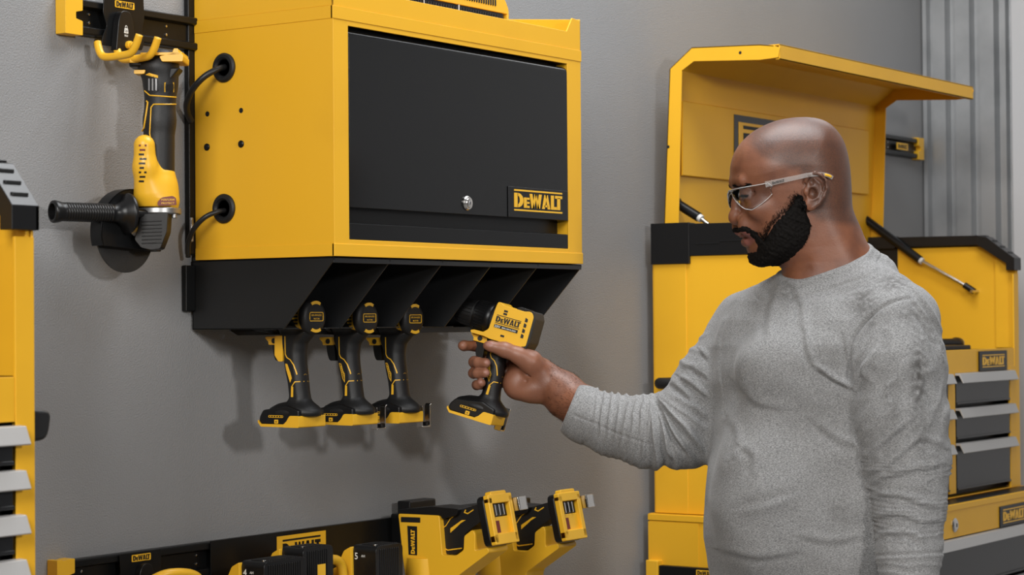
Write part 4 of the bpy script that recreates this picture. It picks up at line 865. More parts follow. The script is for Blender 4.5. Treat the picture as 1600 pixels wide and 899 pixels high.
        mb.prism(rnd([(.046, -.165), (.054, -.165), (.054, -.1715), (.046, -.1715)], .001), o, EX, EZ, ez, t, 'yplast'); mb.prism([(.049, -.1675), (.051, -.1675), (.051, -.1695), (.049, -.1695)], (0, sg*(wf+.0008), 0), EX, EZ, ez, .0002, 'ink')
        q = mb.build('foot_marks', ft, smooth=False)
    if variant:   # belt clip on the right side, bit holder beneath
        mb = MB(); a, b = -wf-.0035, -wf-.026
        mb.box((.006, -wf-.004, -.174), (.026, -wf+.001, -.152), 'bplast')
        mb.strip([(a, -.150), (a, -.186), (b, -.186), (b, -.150), (b-.004, -.147)], (.006, 0, 0), (0, 1, 0), (0, 0, 1), (1, 0, 0), .0022, .012, 'chrome')
        q = mb.build('belt_clip', T, bevel=.0007); q['label'] = 'polished steel belt clip'
        mb = MB(); mb.box((.005, -wf-.026, -.1845), (.020, -wf-.005, -.1855), 'chrome'); mb.cyl((.004, -wf-.015, -.1815), (.022, -wf-.015, -.1815), .0035, 'bplast', n=16); mb.build('clip_spring', T, bevel=.0006)
    return T
def rot_from(fwd, up):
    f_ = np.array(fwd, float); f_ /= np.linalg.norm(f_); u_ = np.array(up, float); u_ -= f_*np.dot(u_, f_); u_ /= np.linalg.norm(u_); l_ = np.cross(u_, f_)
    return np.column_stack((f_, l_, u_))
HANG = rot_from((0, 1, 0), (0, 0, 1))
D1 = drill(('cordless_drill', 'leftmost drill hanging in the rack, without belt clip, broad yellow trigger throat', 'drill', (.0705, -.2005, 1.4765), HANG, 'drills hanging in the rack'), True, 0)
D2 = drill(('cordless_drill', 'middle drill of the three hanging in the rack, steel belt clip at its foot', 'drill', (.2075, -.2005, 1.474), HANG, 'drills hanging in the rack'), True, 1)
D3 = copy_tree(D2); D3.location = (.333, -.2005, 1.472); D3['label'] = 'right-hand drill of the three hanging in the rack, nearest the man\'s hand'
# ---- the drill in the man's hand
ZH = 3.70
tl = math.radians(15.5)
fp = -math.cos(tl)*R+math.sin(tl)*U; fwd = .945*fp+.327*F
upv = U*math.cos(tl)+R*math.sin(tl)
HELD = rot_from(fwd, upv)
HO = atd(821, 513, ZH)
DH = drill(('cordless_drill', "drill held in the man's hand, yellow motor housing with name plate", 'drill', HO, HELD), False, 1)
# ================================================================== the man (modelled in camera-parallel axes, metres, then placed in the room)
M['hair'] = mat('black beard hair', (.0055, .0045, .004), .8, spec=.12); M['eyewhite'] = mat('eye white', (.45, .42, .39), .2); M['iris'] = mat('dark brown iris', (.012, .007, .005), .1)
BASIS = np.array([R, U, F])                                   # rows
def toW(P): return CAM+np.asarray(P, float)@BASIS
def px(u, v, Z): return np.array([(u-800)/FPX*Z, -(v-449.5)/FPX*Z, Z])
ZHD = 3.46; PSI = math.radians(4.5)
HC = px(1240, 300, ZHD); KH = ZHD/FPX
cs, sn = math.cos(PSI), math.sin(PSI)
def hd(u, v, c=0.):        # photograph position + offset towards the camera -> head frame (X back, C left ear side, Z up)
    X = 0.
    for _ in range(4):
        Zq = ZHD-(-X*sn+c*cs); xv = (u-800)/FPX*Zq-HC[0]; X = (xv-c*sn)/cs
    return np.array([X, c, -(v-449.5)/FPX*Zq-HC[1]])
def toH(P):                # camera axes -> head frame
    q = P-HC.astype(np.float32); xv = q[:, 0]; cv = -q[:, 2]
    return np.stack([xv*cs-cv*sn, xv*sn+cv*cs, q[:, 1]], 1)
def fromH(H):
    H = np.atleast_2d(H); xv = H[:, 0]*cs+H[:, 1]*sn; cv = -H[:, 0]*sn+H[:, 1]*cs
    return np.stack([xv, H[:, 2], -cv], 1)+HC
HW = lambda u, v, c: toW(fromH(hd(u, v, c)))[0]
prof = [(1258, 183), (1275, 185), (1291, 191), (1305, 203), (1316, 220), (1323, 242), (1327, 268), (1329, 300), (1330, 325), (1332, 345), (1337, 362), (1346, 377), (1360, 391), (1392, 412), (1400, 480), (1260, 500), (1215, 470),
        (1221, 440), (1222, 420), (1205, 412), (1188, 411), (1175, 404), (1169, 394), (1167, 386), (1165, 374), (1163, 364), (1161, 354), (1158, 340), (1154, 322), (1151, 308), (1148.5, 299), (1144.5, 290), (1142, 281), (1141.5, 270), (1142.5, 257), (1147.5, 240), (1158, 223), (1175, 207), (1194, 196), (1215, 188), (1238, 184)]
profH = [tuple(hd(u, v)[[0, 2]]) for u, v in prof]
profH = [tuple(p) for p in np.array(spline(profH+[profH[0]], 3))[:-1]]
def wid(X, Z):
    """half width of the head and neck by height and depth"""
    w = np.interp(Z, [-.20, -.14, -.115, -.09, -.06, -.03, 0., .04, .08, .12, .135], [.080, .066, .064, .064, .066, .068, .0725, .077, .079, .078, .077])
    face = np.clip((-X-.02)/.08, 0, 1); face = face*face*(3-2*face)
    wf = np.interp(Z, [-.12, -.10, -.08, -.06, -.04, -.01, .02, .05, .1], [.86, .84, .84, .88, .93, .95, .97, 1., 1.])
    return w*(1-face*(1-wf))
EYE = hd(1172.0, 305, .0305)
def f_head(P):
    H = toH(P); X, C, Z = H[:, 0], H[:, 1], H[:, 2]; aC = np.abs(C); S = np.stack([X, aC, Z], 1)
    Er = np.interp(Z, [-.14, -.10, -.06, 0, .05, .12], [.060, .055, .060, .072, .082, .088])
    e = np.minimum(poly_sd(X, Z, profH)/Er, 1); f = (np.sqrt((C/wid(X, Z))**2+(1-e)**2)-1)*.070
    # neck column down into the shirt
    f = smin(f, s_cap(H, hd(1292, 380), hd(1312, 470), .058, .066), .02)
    # brow, cheek, eye
    g = s_cap(S, hd(1150.5, 285, .010), hd(1160, 283, .036), .0065, .006); f = smin(f, g, .010)
    g = s_ell(S, hd(1172, 304, .030), (.016, .017, .0095)); f = smax(f, -g, .010)
    g = s_sph(S, EYE, .0136); f = smin(f, g, .0025)                  # lids
    sl = S-EYE.astype(np.float32); g = np.maximum(np.abs(sl[:, 2]+.0030-.06*sl[:, 0])-.0023*np.clip(1-((sl[:, 1]-.002)/.0125)**2, .02, 1), sl[:, 0]-.004); f = smax(f, -np.maximum(g, s_sph(S, EYE, .0175)), .0008)   # opening between the lids
    g = s_cap(S, hd(1161, 299.5, .027), hd(1176, 297.5, .043), .0022, .0018); f = smin(f, g, .003)   # lid fold
    g = s_ell(S, hd(1188, 327, .046), (.022, .015, .017)); f = smin(f, g, .016)
    g = s_ell(S, hd(1170, 352, .026), (.018, .013, .018)); f = smin(f, g, .014)
    # nose
    g = s_chain(S, [(hd(1152, 298), .0075), (hd(1151.5, 318), .0080), (hd(1150.5, 334), .0105)], .006)
    g = smin(g, s_sph(S, hd(1150.3, 339.8), .0129), .004)
    g = smin(g, s_ell(S, hd(1160.5, 342, .0150), (.0105, .0085, .0090)), .004)
    g = smin(g, s_cap(S, hd(1151, 345), hd(1162, 351), .0045, .004), .005)
    f = smin(f, g, .0055)
    g = s_ell(S, hd(1154, 353.5, .0098), (.0062, .0038, .0046)); f = smax(f, -g, .002)
    g = s_cap(S, hd(1172, 344, .024), hd(1184, 366, .036), .0018, .0012); f = smax(f, -g, .006)     # fold beside the nose
    # lips
    up = smin(s_cap(S, hd(1161.6, 366), hd(1164.5, 365.8, .010), .0062, .0060), s_cap(S, hd(1163.5, 365.8, .010), hd(1176, 369.5, .0235), .0060, .0030), .004)
    lo = smin(s_cap(S, hd(1167.6, 378.5), hd(1169.8, 378, .010), .0074, .0070), s_cap(S, hd(1168.5, 378, .010), hd(1178, 372.5, .0225), .0070, .0030), .004)
    f = smin(f, up, .004); f = smin(f, lo, .004)
    g = s_chain(S, [(hd(1155, 371.5), .0012), (hd(1166, 371.2, .013), .0012), (hd(1177.5, 370.8, .026), .0012)]); f = smax(f, -g, .0022)
    # ear
    ec = .0745; T = math.radians(-12)
    A = np.array([[math.cos(T), 0, math.sin(T)], [.22, 1, 0], [-math.sin(T), 0, math.cos(T)]]).T
    g = s_ell(S, hd(1275.5, 296.5, ec+.004), (.0172, .0052, .0270))
    g = smin(g, s_ell(S, hd(1266.5, 319, ec+.004), (.0098, .0048, .0112)), .006)
    f = smin(f, s_ell(S, hd(1272, 300, ec-.004), (.0125, .012, .022)), .008)
    f = smin(f, g, .003)
    helix = [(1259, 284, .005), (1264, 274.5, .009), (1273, 270.5, .0115), (1283, 273.5, .0125), (1290, 283, .0125), (1291.5, 294, .0115), (1287, 307, .010), (1279, 318, .008), (1270, 325, .006)]
    g = s_chain(S, [(hd(u, v, ec+c), .0030) for u, v, c in helix], .002); f = smin(f, g, .0028)
    ah = [(1272, 280, .007), (1281, 287, .0085), (1283.5, 299, .0085), (1278, 309, .008), (1268, 312, .007)]
    g = s_chain(S, [(hd(u, v, ec+c), .0026) for u, v, c in ah], .002); f = smin(f, g, .003)
    g = s_ell(S, hd(1269.5, 302, ec+.0085), (.0075, .0085, .0088)); f = smax(f, -g, .003)
    g = s_ell(S, hd(1268.5, 284.5, ec+.010), (.0042, .0052, .0058)); f = smax(f, -g, .003)
    g = s_chain(S, [(hd(1277, 276, ec+.011), .0016), (hd(1286, 283, ec+.0125), .0016), (hd(1287.5, 297, ec+.0115), .0016)]); f = smax(f, -g, .003)
    f = smin(f, s_ell(S, hd(1259.5, 299.5, ec+.004), (.0045, .0042, .0062)), .004)
    # creases at the back and side of the neck
    for a, b, r_ in ((hd(1333, 352, .0), hd(1318, 356, .045), .0016), (hd(1230, 433, .045), hd(1262, 420, .062), .0018), (hd(1240, 424, .05), hd(1262, 408, .062), .0014)):
        f = smax(f, -s_cap(S, a, b, r_, r_*.6), .010)
    return f
# ---------------- right arm: forearm and the hand closed round the grip
ZG = ZH
def pz(u, v, dz, r): return (px(u, v, ZG+dz), r)
def f_hand(P):
    fn = P[:, 2]
    arm = s_chain(P, [pz(862, 606, .002, .0285), pz(884, 622, -.008, .0325), pz(915, 640, -.03, .036), pz(960, 662, -.07, .042)], .02)
    q = smin(arm, s_cap(P, *[pz(852, 592, .004, 0)[0], pz(880, 606, -.002, 0)[0]], .0255, .027), .02)
    f = smin(q, s_ell(P, px(834, 586, ZG+.010), (.036, .034, .024)), .016)
    f = smin(f, s_ell(P, px(805, 600, ZG+.012), (.022, .026, .022)), .014); f = smin(f, s_ell(P, px(826, 612, ZG+.004), (.030, .018, .025)), .012)
    f = smin(f, s_ell(P, px(838, 607, ZG+.004), (.026, .024, .027)), .014)
    f = smin(f, s_cap(P, px(806, 560, ZG+.030), px(812, 606, ZG+.026), .014, .013), .014)       # back of the hand, far side
    th = s_chain(P, [pz(846, 586, -.004, .0215), pz(829, 566, -.016, .0190), pz(812, 556, -.022, .0142), pz(789, 547, -.0255, .0118), pz(769, 542, -.026, .0098)], .010)
    th = smin(th, s_ell(P, px(764.5, 540.5, ZG-.0262), (.0110, .0086, .0082)), .004)
    f = smin(f, th, .010)
    # finger chains: knuckle (far side) -> front of the grip -> tip back on the near side
    for ch in ([pz(806, 548, .032, .0105), pz(772, 543, .034, .0098), pz(742, 541, .024, .0090), pz(725, 540.5, .008, .0088), pz(723, 540.5, .000, .0086)],
               [pz(808, 562, .034, .0108), pz(776, 563, .034, .0102), pz(747, 565, .024, .0098), pz(741, 566, .004, .0095), pz(747, 567, -.012, .0090), pz(759, 567.5, -.0215, .0086)],
               [pz(808, 580, .033, .0104), pz(776, 582, .033, .0098), pz(747, 583, .023, .0093), pz(740, 583.5, .004, .0090), pz(746, 583.5, -.012, .0086), pz(758, 583, -.0215, .0083)],
               [pz(808, 597, .029, .0095), pz(778, 599, .029, .0088), pz(752, 601, .020, .0084), pz(745, 602, .004, .0082), pz(747, 601.5, -.009, .0080), pz(752, 598.5, -.0165, .0076)]):
        g = s_chain(P, ch, .004); f = smin(f, g, .0022)
    # nails
    for u, v, z, rx, ry in ((765, 538, -.0345, .0062, .0050), (763, 566.5, -.0298, .0050, .0046), (762.5, 582.5, -.0296, .0048, .0044), (749.5, 595.5, -.0240, .0040, .0046)):
        g = np.abs(s_ell(P, px(u, v, ZG+z), (rx, ry, .0035)))-.00035; f = smax(f, -g, .0002) if False else f
    # palm creases
    for a, b in (((832, 583), (812, 588)), ((836, 590), (806, 578)), ((838, 604), (836, 620)), ((826, 577), (808, 570)), ((812, 590), (822, 596))):
        f = smax(f, -s_cap(P, px(*a, ZG-.0205), px(*b, ZG-.018), .0018, .0012), .004)
    return f
V1, Q1 = nets(f_head, HC-np.array([.125, .20, .115]), HC+np.array([.165, .135, .115]), .00125, smooth=1)
hl = px(705, 690, ZG-.065); hh_ = px(965, 520, ZG+.065); hl[2] = ZG-.13; hh_[2] = ZG+.065
V2, Q2 = nets(f_hand, hl, hh_, .0011, smooth=1)
rows = np.array([(400, 1270, 1330), (430, 1232, 1392), (450, 1196, 1418), (470, 1164, 1432), (500, 1140, 1440), (540, 1124, 1440), (600, 1120, 1438), (640, 1124, 1432), (680, 1122.5, 1428), (720, 1117, 1424), (780, 1110, 1420), (840, 1109, 1416), (880, 1114, 1412), (920, 1124, 1410), (1000, 1140, 1410)], float)
nA, nB, nC = Noise3(11, .055), Noise3(12, .022), Noise3(13, .11)
def ridge(ph): return np.cos(ph)+.35*np.cos(2*ph)
def pv(P): return P[:, 0]/P[:, 2]*FPX+800, -P[:, 1]/P[:, 2]*FPX+449.5
def gau(x, a, s): return np.exp(-((x-a)/s)**2)
# neckline plane: front-left (1225,433), back-right (1352,384), dipping towards the camera
nk0 = px(1225, 433.5, 3.46); nk1 = px(1352, 384.5, 3.46); nd1 = (nk1-nk0)/np.linalg.norm(nk1-nk0); nd2 = np.array([0, -.25, -1.]); nd2 /= np.linalg.norm(nd2)
nkn = np.cross(nd2, nd1); nkn /= np.linalg.norm(nkn); nkn = nkn if nkn[1] > 0 else -nkn
nkc = (nk0+nk1)/2
def neckpl(P): q = P-nkc.astype(np.float32); h = q@nkn.astype(np.float32); r = np.linalg.norm(q-h[:, None]*nkn.astype(np.float32), axis=1); return h, r
def arms(P):
    far = s_chain(P, [(px(1172, 527, 3.60), .068), (px(1118, 602, 3.585), .066), (px(1066, 672, 3.575), .0625), (px(1014, 675, 3.60), .0590), (px(958, 665, 3.635), .0500), (px(915, 649, 3.665), .0440), (px(894, 637, 3.68), .0405)], .02)
    near = s_chain(P, [(px(1402, 512, 3.325), .064), (px(1403, 570, 3.31), .0715), (px(1406, 650, 3.30), .0700), (px(1416, 722, 3.295), .0650), (px(1421, 790, 3.28), .0530), (px(1421, 860, 3.265), .0465), (px(1419, 905, 3.255), .0445)], .02)
    return far, near
def trunk(P):
    u, v = pv(P); Zt = 3.455
    xl = np.interp(v, rows[:, 0], rows[:, 1]); xr = np.interp(v, rows[:, 0], rows[:, 2]); hw = (xr-xl)/2/FPX*Zt; cx = ((xl+xr)/2-800)/FPX*Zt
    x = P[:, 0]-cx; z = P[:, 2]-Zt
    a = x*.7071-z*.7071; b_ = -x*.7071-z*.7071                  # along the shoulders / towards the chest
    kb = np.interp(v, [420, 500, 600, 800, 900], [.50, .58, .64, .70, .70]); A_ = hw*np.sqrt(2/(1+kb**2)); B_ = A_*kb
    rr = (np.abs(a/A_)**2.25+np.abs(b_/B_)**2.25)**(1/2.25); f = (rr-1)*B_*.95
    f = smin(f, s_cap(P, px(1300, 456, 3.46), px(1172, 516, 3.60), .048, .062), .035)
    f = smin(f, s_cap(P, px(1325, 449, 3.45), px(1400, 500, 3.34), .050, .062), .03)
    f = smin(f, s_ell(P, px(1222, 575, 3.37), (.07, .055, .045)), .06)
    f = smin(f, s_ell(P, px(1190, 775, 3.385), (.07, .12, .075)), .07)
    return f
# torso and limbs beneath the clothes, left hand, coarse
ZT_ = 3.46
def lax(s_, v, zz=0.): return None
SHD = np.array([.7071, 0, -.7071])         # towards the man's left shoulder
FCE = np.array([-.7071, 0, -.7071])        # the way his chest faces
def f_under(P):
    f = s_cap(P, px(1300, 440, 3.46), px(1300, 520, 3.46), .055, .09)
    f = smin(f, s_ell(P, px(1285, 580, 3.46), (.15, .16, .10), None), .05); f = smin(f, s_ell(P, px(1270, 780, 3.46), (.12, .20, .10)), .06)
    f = smin(f, s_chain(P, [(px(1160, 525, 3.60), .05), (px(1065, 672, 3.575), .045), (px(955, 660, 3.635), .038), (px(930, 648, 3.66), .036)], .02), .04)
    f = smin(f, s_chain(P, [(px(1400, 520, 3.33), .055), (px(1416, 720, 3.30), .045), (px(1420, 905, 3.26), .032)], .02), .04)
    return f
V3, Q3 = nets(lambda P: smax(f_under(P), np.minimum(trunk(P), np.minimum(*arms(P)))+.010, .01), px(920, 940, 3.46)-np.array([0, .0, .22]), px(1500, 420, 3.46)+np.array([0, 0, .28]), .006)
def f_lh(P):   # relaxed left hand, mostly below the picture
    o = px(1420, 905, 3.26)
    def q(x, y, z, r): return (o+np.array([x, y, z]), r)
    f = s_chain(P, [q(0, .02, 0, .030), q(-.002, -.03, 0, .027), q(-.006, -.06, 0, .026)], .01)
    f = smin(f, s_ell(P, o+np.array([-.012, -.095, 0]), (.026, .050, .040)), .012)
    for k, (dz, L, r) in enumerate(((-.030, .068, .0088), (-.010, .075, .0092), (.011, .070, .0088), (.031, .055, .0078))):
        f = smin(f, s_chain(P, [q(-.012, -.125, dz, r+.001), q(-.020, -.125-L*.5, dz*1.1, r), q(-.034, -.125-L*.8, dz*1.1, r), q(-.046, -.125-L*.98, dz*1.1, r-.001)], .003), .003)
    f = smin(f, s_chain(P, [q(-.015, -.07, -.035, .013), q(-.035, -.105, -.052, .011), q(-.045, -.135, -.054, .009)], .006), .008)
    return f
V4, Q4 = nets(f_lh, px(1420, 905, 3.26)-np.array([.09, .24, .08]), px(1420, 905, 3.26)+np.array([.05, .05, .06]), .0022)
# joined into one mesh
Vs = [V1, V2, V3, V4]; Qs = [Q1, Q2, Q3, Q4]; off = 0; QQ = []
for v_, q_ in zip(Vs, Qs): QQ.append(q_+off); off += len(v_)
VB = np.concatenate(Vs); QB = np.concatenate(QQ)
def link(i, j, P0):     # join two overlapping shells beneath the clothes
    o_ = np.cumsum([0]+[len(x) for x in Vs]); qa = Qs[i][np.argmin(np.linalg.norm(Vs[i][Qs[i][:, 0]]-P0, axis=1))]+o_[i]; qb = Qs[j][np.argmin(np.linalg.norm(Vs[j][Qs[j][:, 0]]-P0, axis=1))]+o_[j]
    return np.array([[qa[0], qa[1], qb[1], qb[0]]])
QB = np.concatenate([QB, link(0, 2, px(1300, 455, 3.46)), link(1, 2, px(945, 655, 3.65)), link(3, 2, px(1420, 890, 3.26))])
# colour attributes that belong to the skin: shaved scalp, lips
Hh = toH(VB.astype(np.float32)); isH = np.arange(len(VB)) < len(V1)
scalp = [tuple(hd(u, v)[[0, 2]]) for u, v in [(1168, 214), (1165, 228), (1178, 248), (1205, 262), (1232, 268), (1246, 290), (1250, 325), (1262, 345), (1290, 350), (1335, 352), (1360, 300), (1350, 180), (1260, 160), (1190, 175)]]
stb = np.clip(poly_sd(Hh[:, 0], Hh[:, 2], scalp)/.012+.5, 0, 1)*isH
lip = [tuple(hd(u, v)[[0, 2]]) for u, v in [(1150, 362), (1160, 361.5), (1170, 366), (1179, 370), (1176, 376), (1168, 385), (1158, 385), (1150, 372)]]
lp = np.clip(poly_sd(Hh[:, 0], Hh[:, 2], lip)/.002+.3, 0, 1)*isH
nail = np.zeros(len(VB))
n1 = len(V1)
for u, v, z, rx, ry in ((765, 538, -.0345, .0070, .0056), (763, 566.5, -.0298, .0060, .0052), (762.5, 582.5, -.0296, .0056, .0050), (749.5, 595.5, -.0240, .0046, .0054)):
    q = (V2-px(u, v, ZG+z))/np.array([rx, ry, .006]); nail[n1:n1+len(V2)] = np.maximum(nail[n1:n1+len(V2)], np.clip((1.0-np.linalg.norm(q, axis=1))*6, 0, 1))
palm = np.zeros(len(VB)); palm[n1:n1+len(V2)] = np.clip((852-((V2[:, 0]/V2[:, 2])*FPX+800))/40, 0, 1)*np.clip((ZG+.004-V2[:, 2])/.012, 0, 1)
# ---- skin material
def attr(nt, n):
    a = nt.nodes.new('ShaderNodeAttribute'); a.attribute_name = n; return a.outputs['Fac']
def mixc(nt, fac, a, b):
    m_ = nt.nodes.new('ShaderNodeMix'); m_.data_type = 'RGBA'
    for s_, x in (('A', a), ('B', b)):
        if isinstance(x, tuple): m_.inputs[s_].default_value = (*x, 1)
        else: nt.links.new(x, m_.inputs[s_])
    if isinstance(fac, float): m_.inputs['Factor'].default_value = fac
    else: nt.links.new(fac, m_.inputs['Factor'])
    return m_.outputs['Result']
def noise(nt, sc, det=3, lo=.4, hi=.6):
    tc = nt.nodes.new('ShaderNodeTexCoord'); n = nt.nodes.new('ShaderNodeTexNoise'); n.inputs['Scale'].default_value = sc; n.inputs['Detail'].default_value = det; nt.links.new(tc.outputs['Object'], n.inputs['Vector'])
    mr = nt.nodes.new('ShaderNodeMapRange'); mr.inputs['From Min'].default_value = lo; mr.inputs['From Max'].default_value = hi; nt.links.new(n.outputs['Fac'], mr.inputs['Value']); return mr.outputs['Result'], n.outputs['Fac']
m = mat('brown skin', (.20, .085, .045), .45); nt = m.node_tree; b = nt.nodes['Principled BSDF']
c = mixc(nt, noise(nt, 26, 4, .38, .66)[0], (.215, .082, .042), (.145, .054, .029))
c = mixc(nt, attr(nt, 'palm'), c, (.27, .115, .068)); c = mixc(nt, attr(nt, 'lips'), c, (.18, .062, .048)); c = mixc(nt, attr(nt, 'nail'), c, (.34, .16, .12))
sp, spf = noise(nt, 900, 2, .52, .60); mu = nt.nodes.new('ShaderNodeMath'); mu.operation = 'MULTIPLY_ADD'; mu.inputs[1].default_value = .35; mu.inputs[2].default_value = .45; nt.links.new(sp, mu.inputs[0])
m2 = nt.nodes.new('ShaderNodeMath'); m2.operation = 'MULTIPLY'; nt.links.new(mu.outputs[0], m2.inputs[0]); nt.links.new(attr(nt, 'stubble'), m2.inputs[1])
c = mixc(nt, m2.outputs[0], c, (.030, .021, .018)); nt.links.new(c, b.inputs['Base Color'])
b.inputs['Subsurface Weight'].default_value = .12; b.inputs['Subsurface Radius'].default_value = (.9, .35, .2); b.inputs['Subsurface Scale'].default_value = .006
bp = nt.nodes.new('ShaderNodeBump'); bp.inputs['Strength'].default_value = .22; bp.inputs['Distance'].default_value = .0010
_, nf = noise(nt, 420, 4); nt.links.new(nf, bp.inputs['Height']); nt.links.new(bp.outputs['Normal'], b.inputs['Normal'])
M['skin'] = m
MAN = thing('person', "bald bearded man in a grey long-sleeved shirt and clear glasses reaching for a drill", 'person', (toW(px(1285, 780, 3.46))[0], toW(px(1285, 780, 3.46))[1], 0))
body = mesh_obj('body', toW(VB), QB[:, ::-1] if np.dot(np.cross(BASIS[0], BASIS[1]), BASIS[2]) < 0 else QB, 'skin', MAN, dict(stubble=stb, lips=lp, nail=nail, palm=palm))
def strands(name, pts, nrm, n, L, r, flow, parent, label, jitter=.6, col='hair', nw=.75):
    g = np.random.default_rng(3); I = g.choice(len(pts), n); Pp = pts[I]+g.normal(size=(n, 3))*.0006; D = nrm[I]*nw+flow(Pp)+g.normal(size=(n, 3))*jitter
    D /= np.linalg.norm(D, axis=1)[:, None]; ll = (L(Pp) if callable(L) else L)*g.uniform(.6, 1.25, n); side = np.cross(D, g.normal(size=(n, 3))); side /= np.linalg.norm(side, axis=1)[:, None]; s2 = np.cross(D, side)
    bend = D+flow(Pp)*.5+g.normal(size=(n, 3))*.35; bend /= np.linalg.norm(bend, axis=1)[:, None]
    a = Pp-D*.001; m_ = Pp+D*ll[:, None]*.55; e = m_+bend*ll[:, None]*.45
    V = np.stack([a+side*r, a-side*.5*r+s2*.87*r, a-side*.5*r-s2*.87*r, m_+side*r*.8, m_-side*.4*r+s2*.7*r, m_-side*.4*r-s2*.7*r, e], 1).reshape(-1, 3)
    b = (np.arange(n)*7)[:, None]; T_ = [(0, 1, 4), (0, 4, 3), (1, 2, 5), (1, 5, 4), (2, 0, 3), (2, 3, 5), (3, 4, 6), (4, 5, 6), (5, 3, 6)]
    Fq = np.concatenate([b+np.array(t)[None] for t in T_]); o = mesh_obj(name, toW(V), Fq, col, parent); o['kind'] = 'stuff'; o['label'] = label; return o
def normals(f, P, h=.001):
    P = P.astype(np.float32); N = np.stack([f(P+np.eye(3, dtype=np.float32)[i]*h)-f(P-np.eye(3, dtype=np.float32)[i]*h) for i in range(3)], 1); return N/(np.linalg.norm(N, axis=1)[:, None]+1e-9)
# ---- eyes
for sgn in (1, -1):
    c0 = EYE*np.array([1, sgn, 1]); mb = MB(); oo = toW(fromH(c0))[0]
    lk = toW(fromH(c0+np.array([-.85, .10*sgn, -.42])))[0]-oo; lk /= np.linalg.norm(lk)
    mb.lathe([(-.0122*math.cos(a), .0122*math.sin(a)) for a in np.linspace(.01, math.pi-.01, 20)], oo, lk, 'eyewhite', 28, cap=False)
    mb.lathe([(.01235-.0030*(k/5)**2, .0058*k/5+1e-5) for k in range(6)][::-1], oo, lk, 'iris', 24, cap=False); mb.build('eye', MAN, world=True, angle=180)
lash = fromH(np.array([[(EYE+np.array([-.0136*math.cos(a)*1.0, .0136*math.sin(a), -.0004]))[0], s_*(EYE[1]+.0136*math.sin(a)), EYE[2]-.0006] for s_ in (1, -1) for a in np.linspace(-.5, 1.25, 160)]))
strands('eyelashes', lash, np.tile(np.array([-.6, -.5, -.5]), (len(lash), 1)), 500, .006, .00016, lambda p: np.tile(np.array([-.5, -.35, 0.]), (len(p), 1)), MAN, 'dark eyelashes', .15)
# ---- beard: a dense core plus short hairs
bp_ = [(1154.5, 354.5), (1166, 354.5), (1180, 363), (1188, 374), (1192, 376), (1198, 364), (1209, 349), (1222, 335), (1233, 322), (1240, 308), (1249, 306), (1252, 318), (1257, 336), (1264, 352), (1261, 370), (1252, 386), (1238, 403), (1222, 419), (1206, 430), (1190, 432), (1174, 426), (1162, 414), (1158, 402), (1163, 396.5), (1171, 396.5), (1182, 393), (1183, 384), (1179, 374), (1170, 366.5), (1162, 362.5), (1154, 362)]
bH = [tuple(hd(u, v, .03 if u < 1200 else .05)[[0, 2]]) for u, v in bp_]
NB = Noise3(5, .006, 16)
def f_beard(P):
    H = toH(P); e = poly_sd(H[:, 0], H[:, 2], bH); e = np.where(e < 0, e*3, e)
    chin = np.clip((-H[:, 2]-.055)/.05, 0, 1)*np.clip((.04-H[:, 0])/.06, 0, 1)
    t = np.clip((e+.0012)*.55, -.004, .0042+.0085*chin)
    t = np.where(H[:, 0] > .055, np.minimum(t, .004), t); t = np.where((H[:, 2] > -.073) & (H[:, 0] < -.045), np.minimum(t, .0016), t)
    return np.maximum(f_head(P)-t+.0009*NB(P), -(e+.002)*.8)
V5, Q5 = nets(f_beard, HC+np.array([-.105, -.150, -.085]), HC+np.array([.045, .01, .085]), .0016)
M['strand'] = mat('black beard strands', (.022, .018, .015), .5, spec=.5)
beard = mesh_obj('beard', toW(V5), Q5, 'hair', MAN); beard['label'] = 'full black beard'
fz = []; g = np.random.default_rng(4)     # sparse hairs thinning out over the cheek edge
for a_, b_ in zip(bp_[3:15], bp_[4:16]):
    for k in range(230): t_ = g.random(); o_ = abs(g.normal())*4.5; fz.append((a_[0]+(b_[0]-a_[0])*t_-o_*.75, a_[1]+(b_[1]-a_[1])*t_-o_*.6, .055))
fz = fromH(np.array([hd(*q) for q in fz]))
for _ in range(6): fz = fz-normals(f_head, fz)*f_head(fz.astype(np.float32))[:, None]*.9
strands('cheek_hair', fz, normals(f_head, fz), 2700, .0045, .00016, lambda p: np.tile(np.array([.3, -.8, 0.]), (len(p), 1)), MAN, 'sparse hairs at the beard edge', .35)
vis = V5[(V5[:, 2] < HC[2]+.03)]
sub_ = vis[RNG.choice(len(vis), min(len(vis), 16000), replace=False)]
strands('beard_hair', sub_, normals(f_beard, sub_), 34000, lambda p: .0075+.005*np.clip((HC[1]-.07-p[:, 1])/.05, 0, 1), .00013, lambda p: np.tile(np.array([.1, -.45, 0.]), (len(p), 1)), beard, 'short curly hairs of the beard', .85, col='strand')
# eyebrow hairs
eb = []
g = np.random.default_rng(8)
for sgn in (1, -1):
    for k in range(420):
        t = g.random(); c = .014+.030*t; uu = 1148.5+28*t**1.3; vv = 289-4.0*math.sin(t*2.2)+g.normal()*1.1
        eb.append(fromH([[hd(uu, vv, c)[0], sgn*c, hd(uu, vv, c)[2]]])[0])
eb = np.array(eb)
for _ in range(6):   # settle them on the skin
    d_ = f_head(eb.astype(np.float32)); eb = eb-normals(f_head, eb)*d_[:, None]*.9
strands('eyebrow', eb, normals(f_head, eb), 1500, .0055, .00020, lambda p: np.tile(np.array([.9, .15, -.3]), (len(p), 1)), MAN, 'black eyebrows', .2, nw=.18)
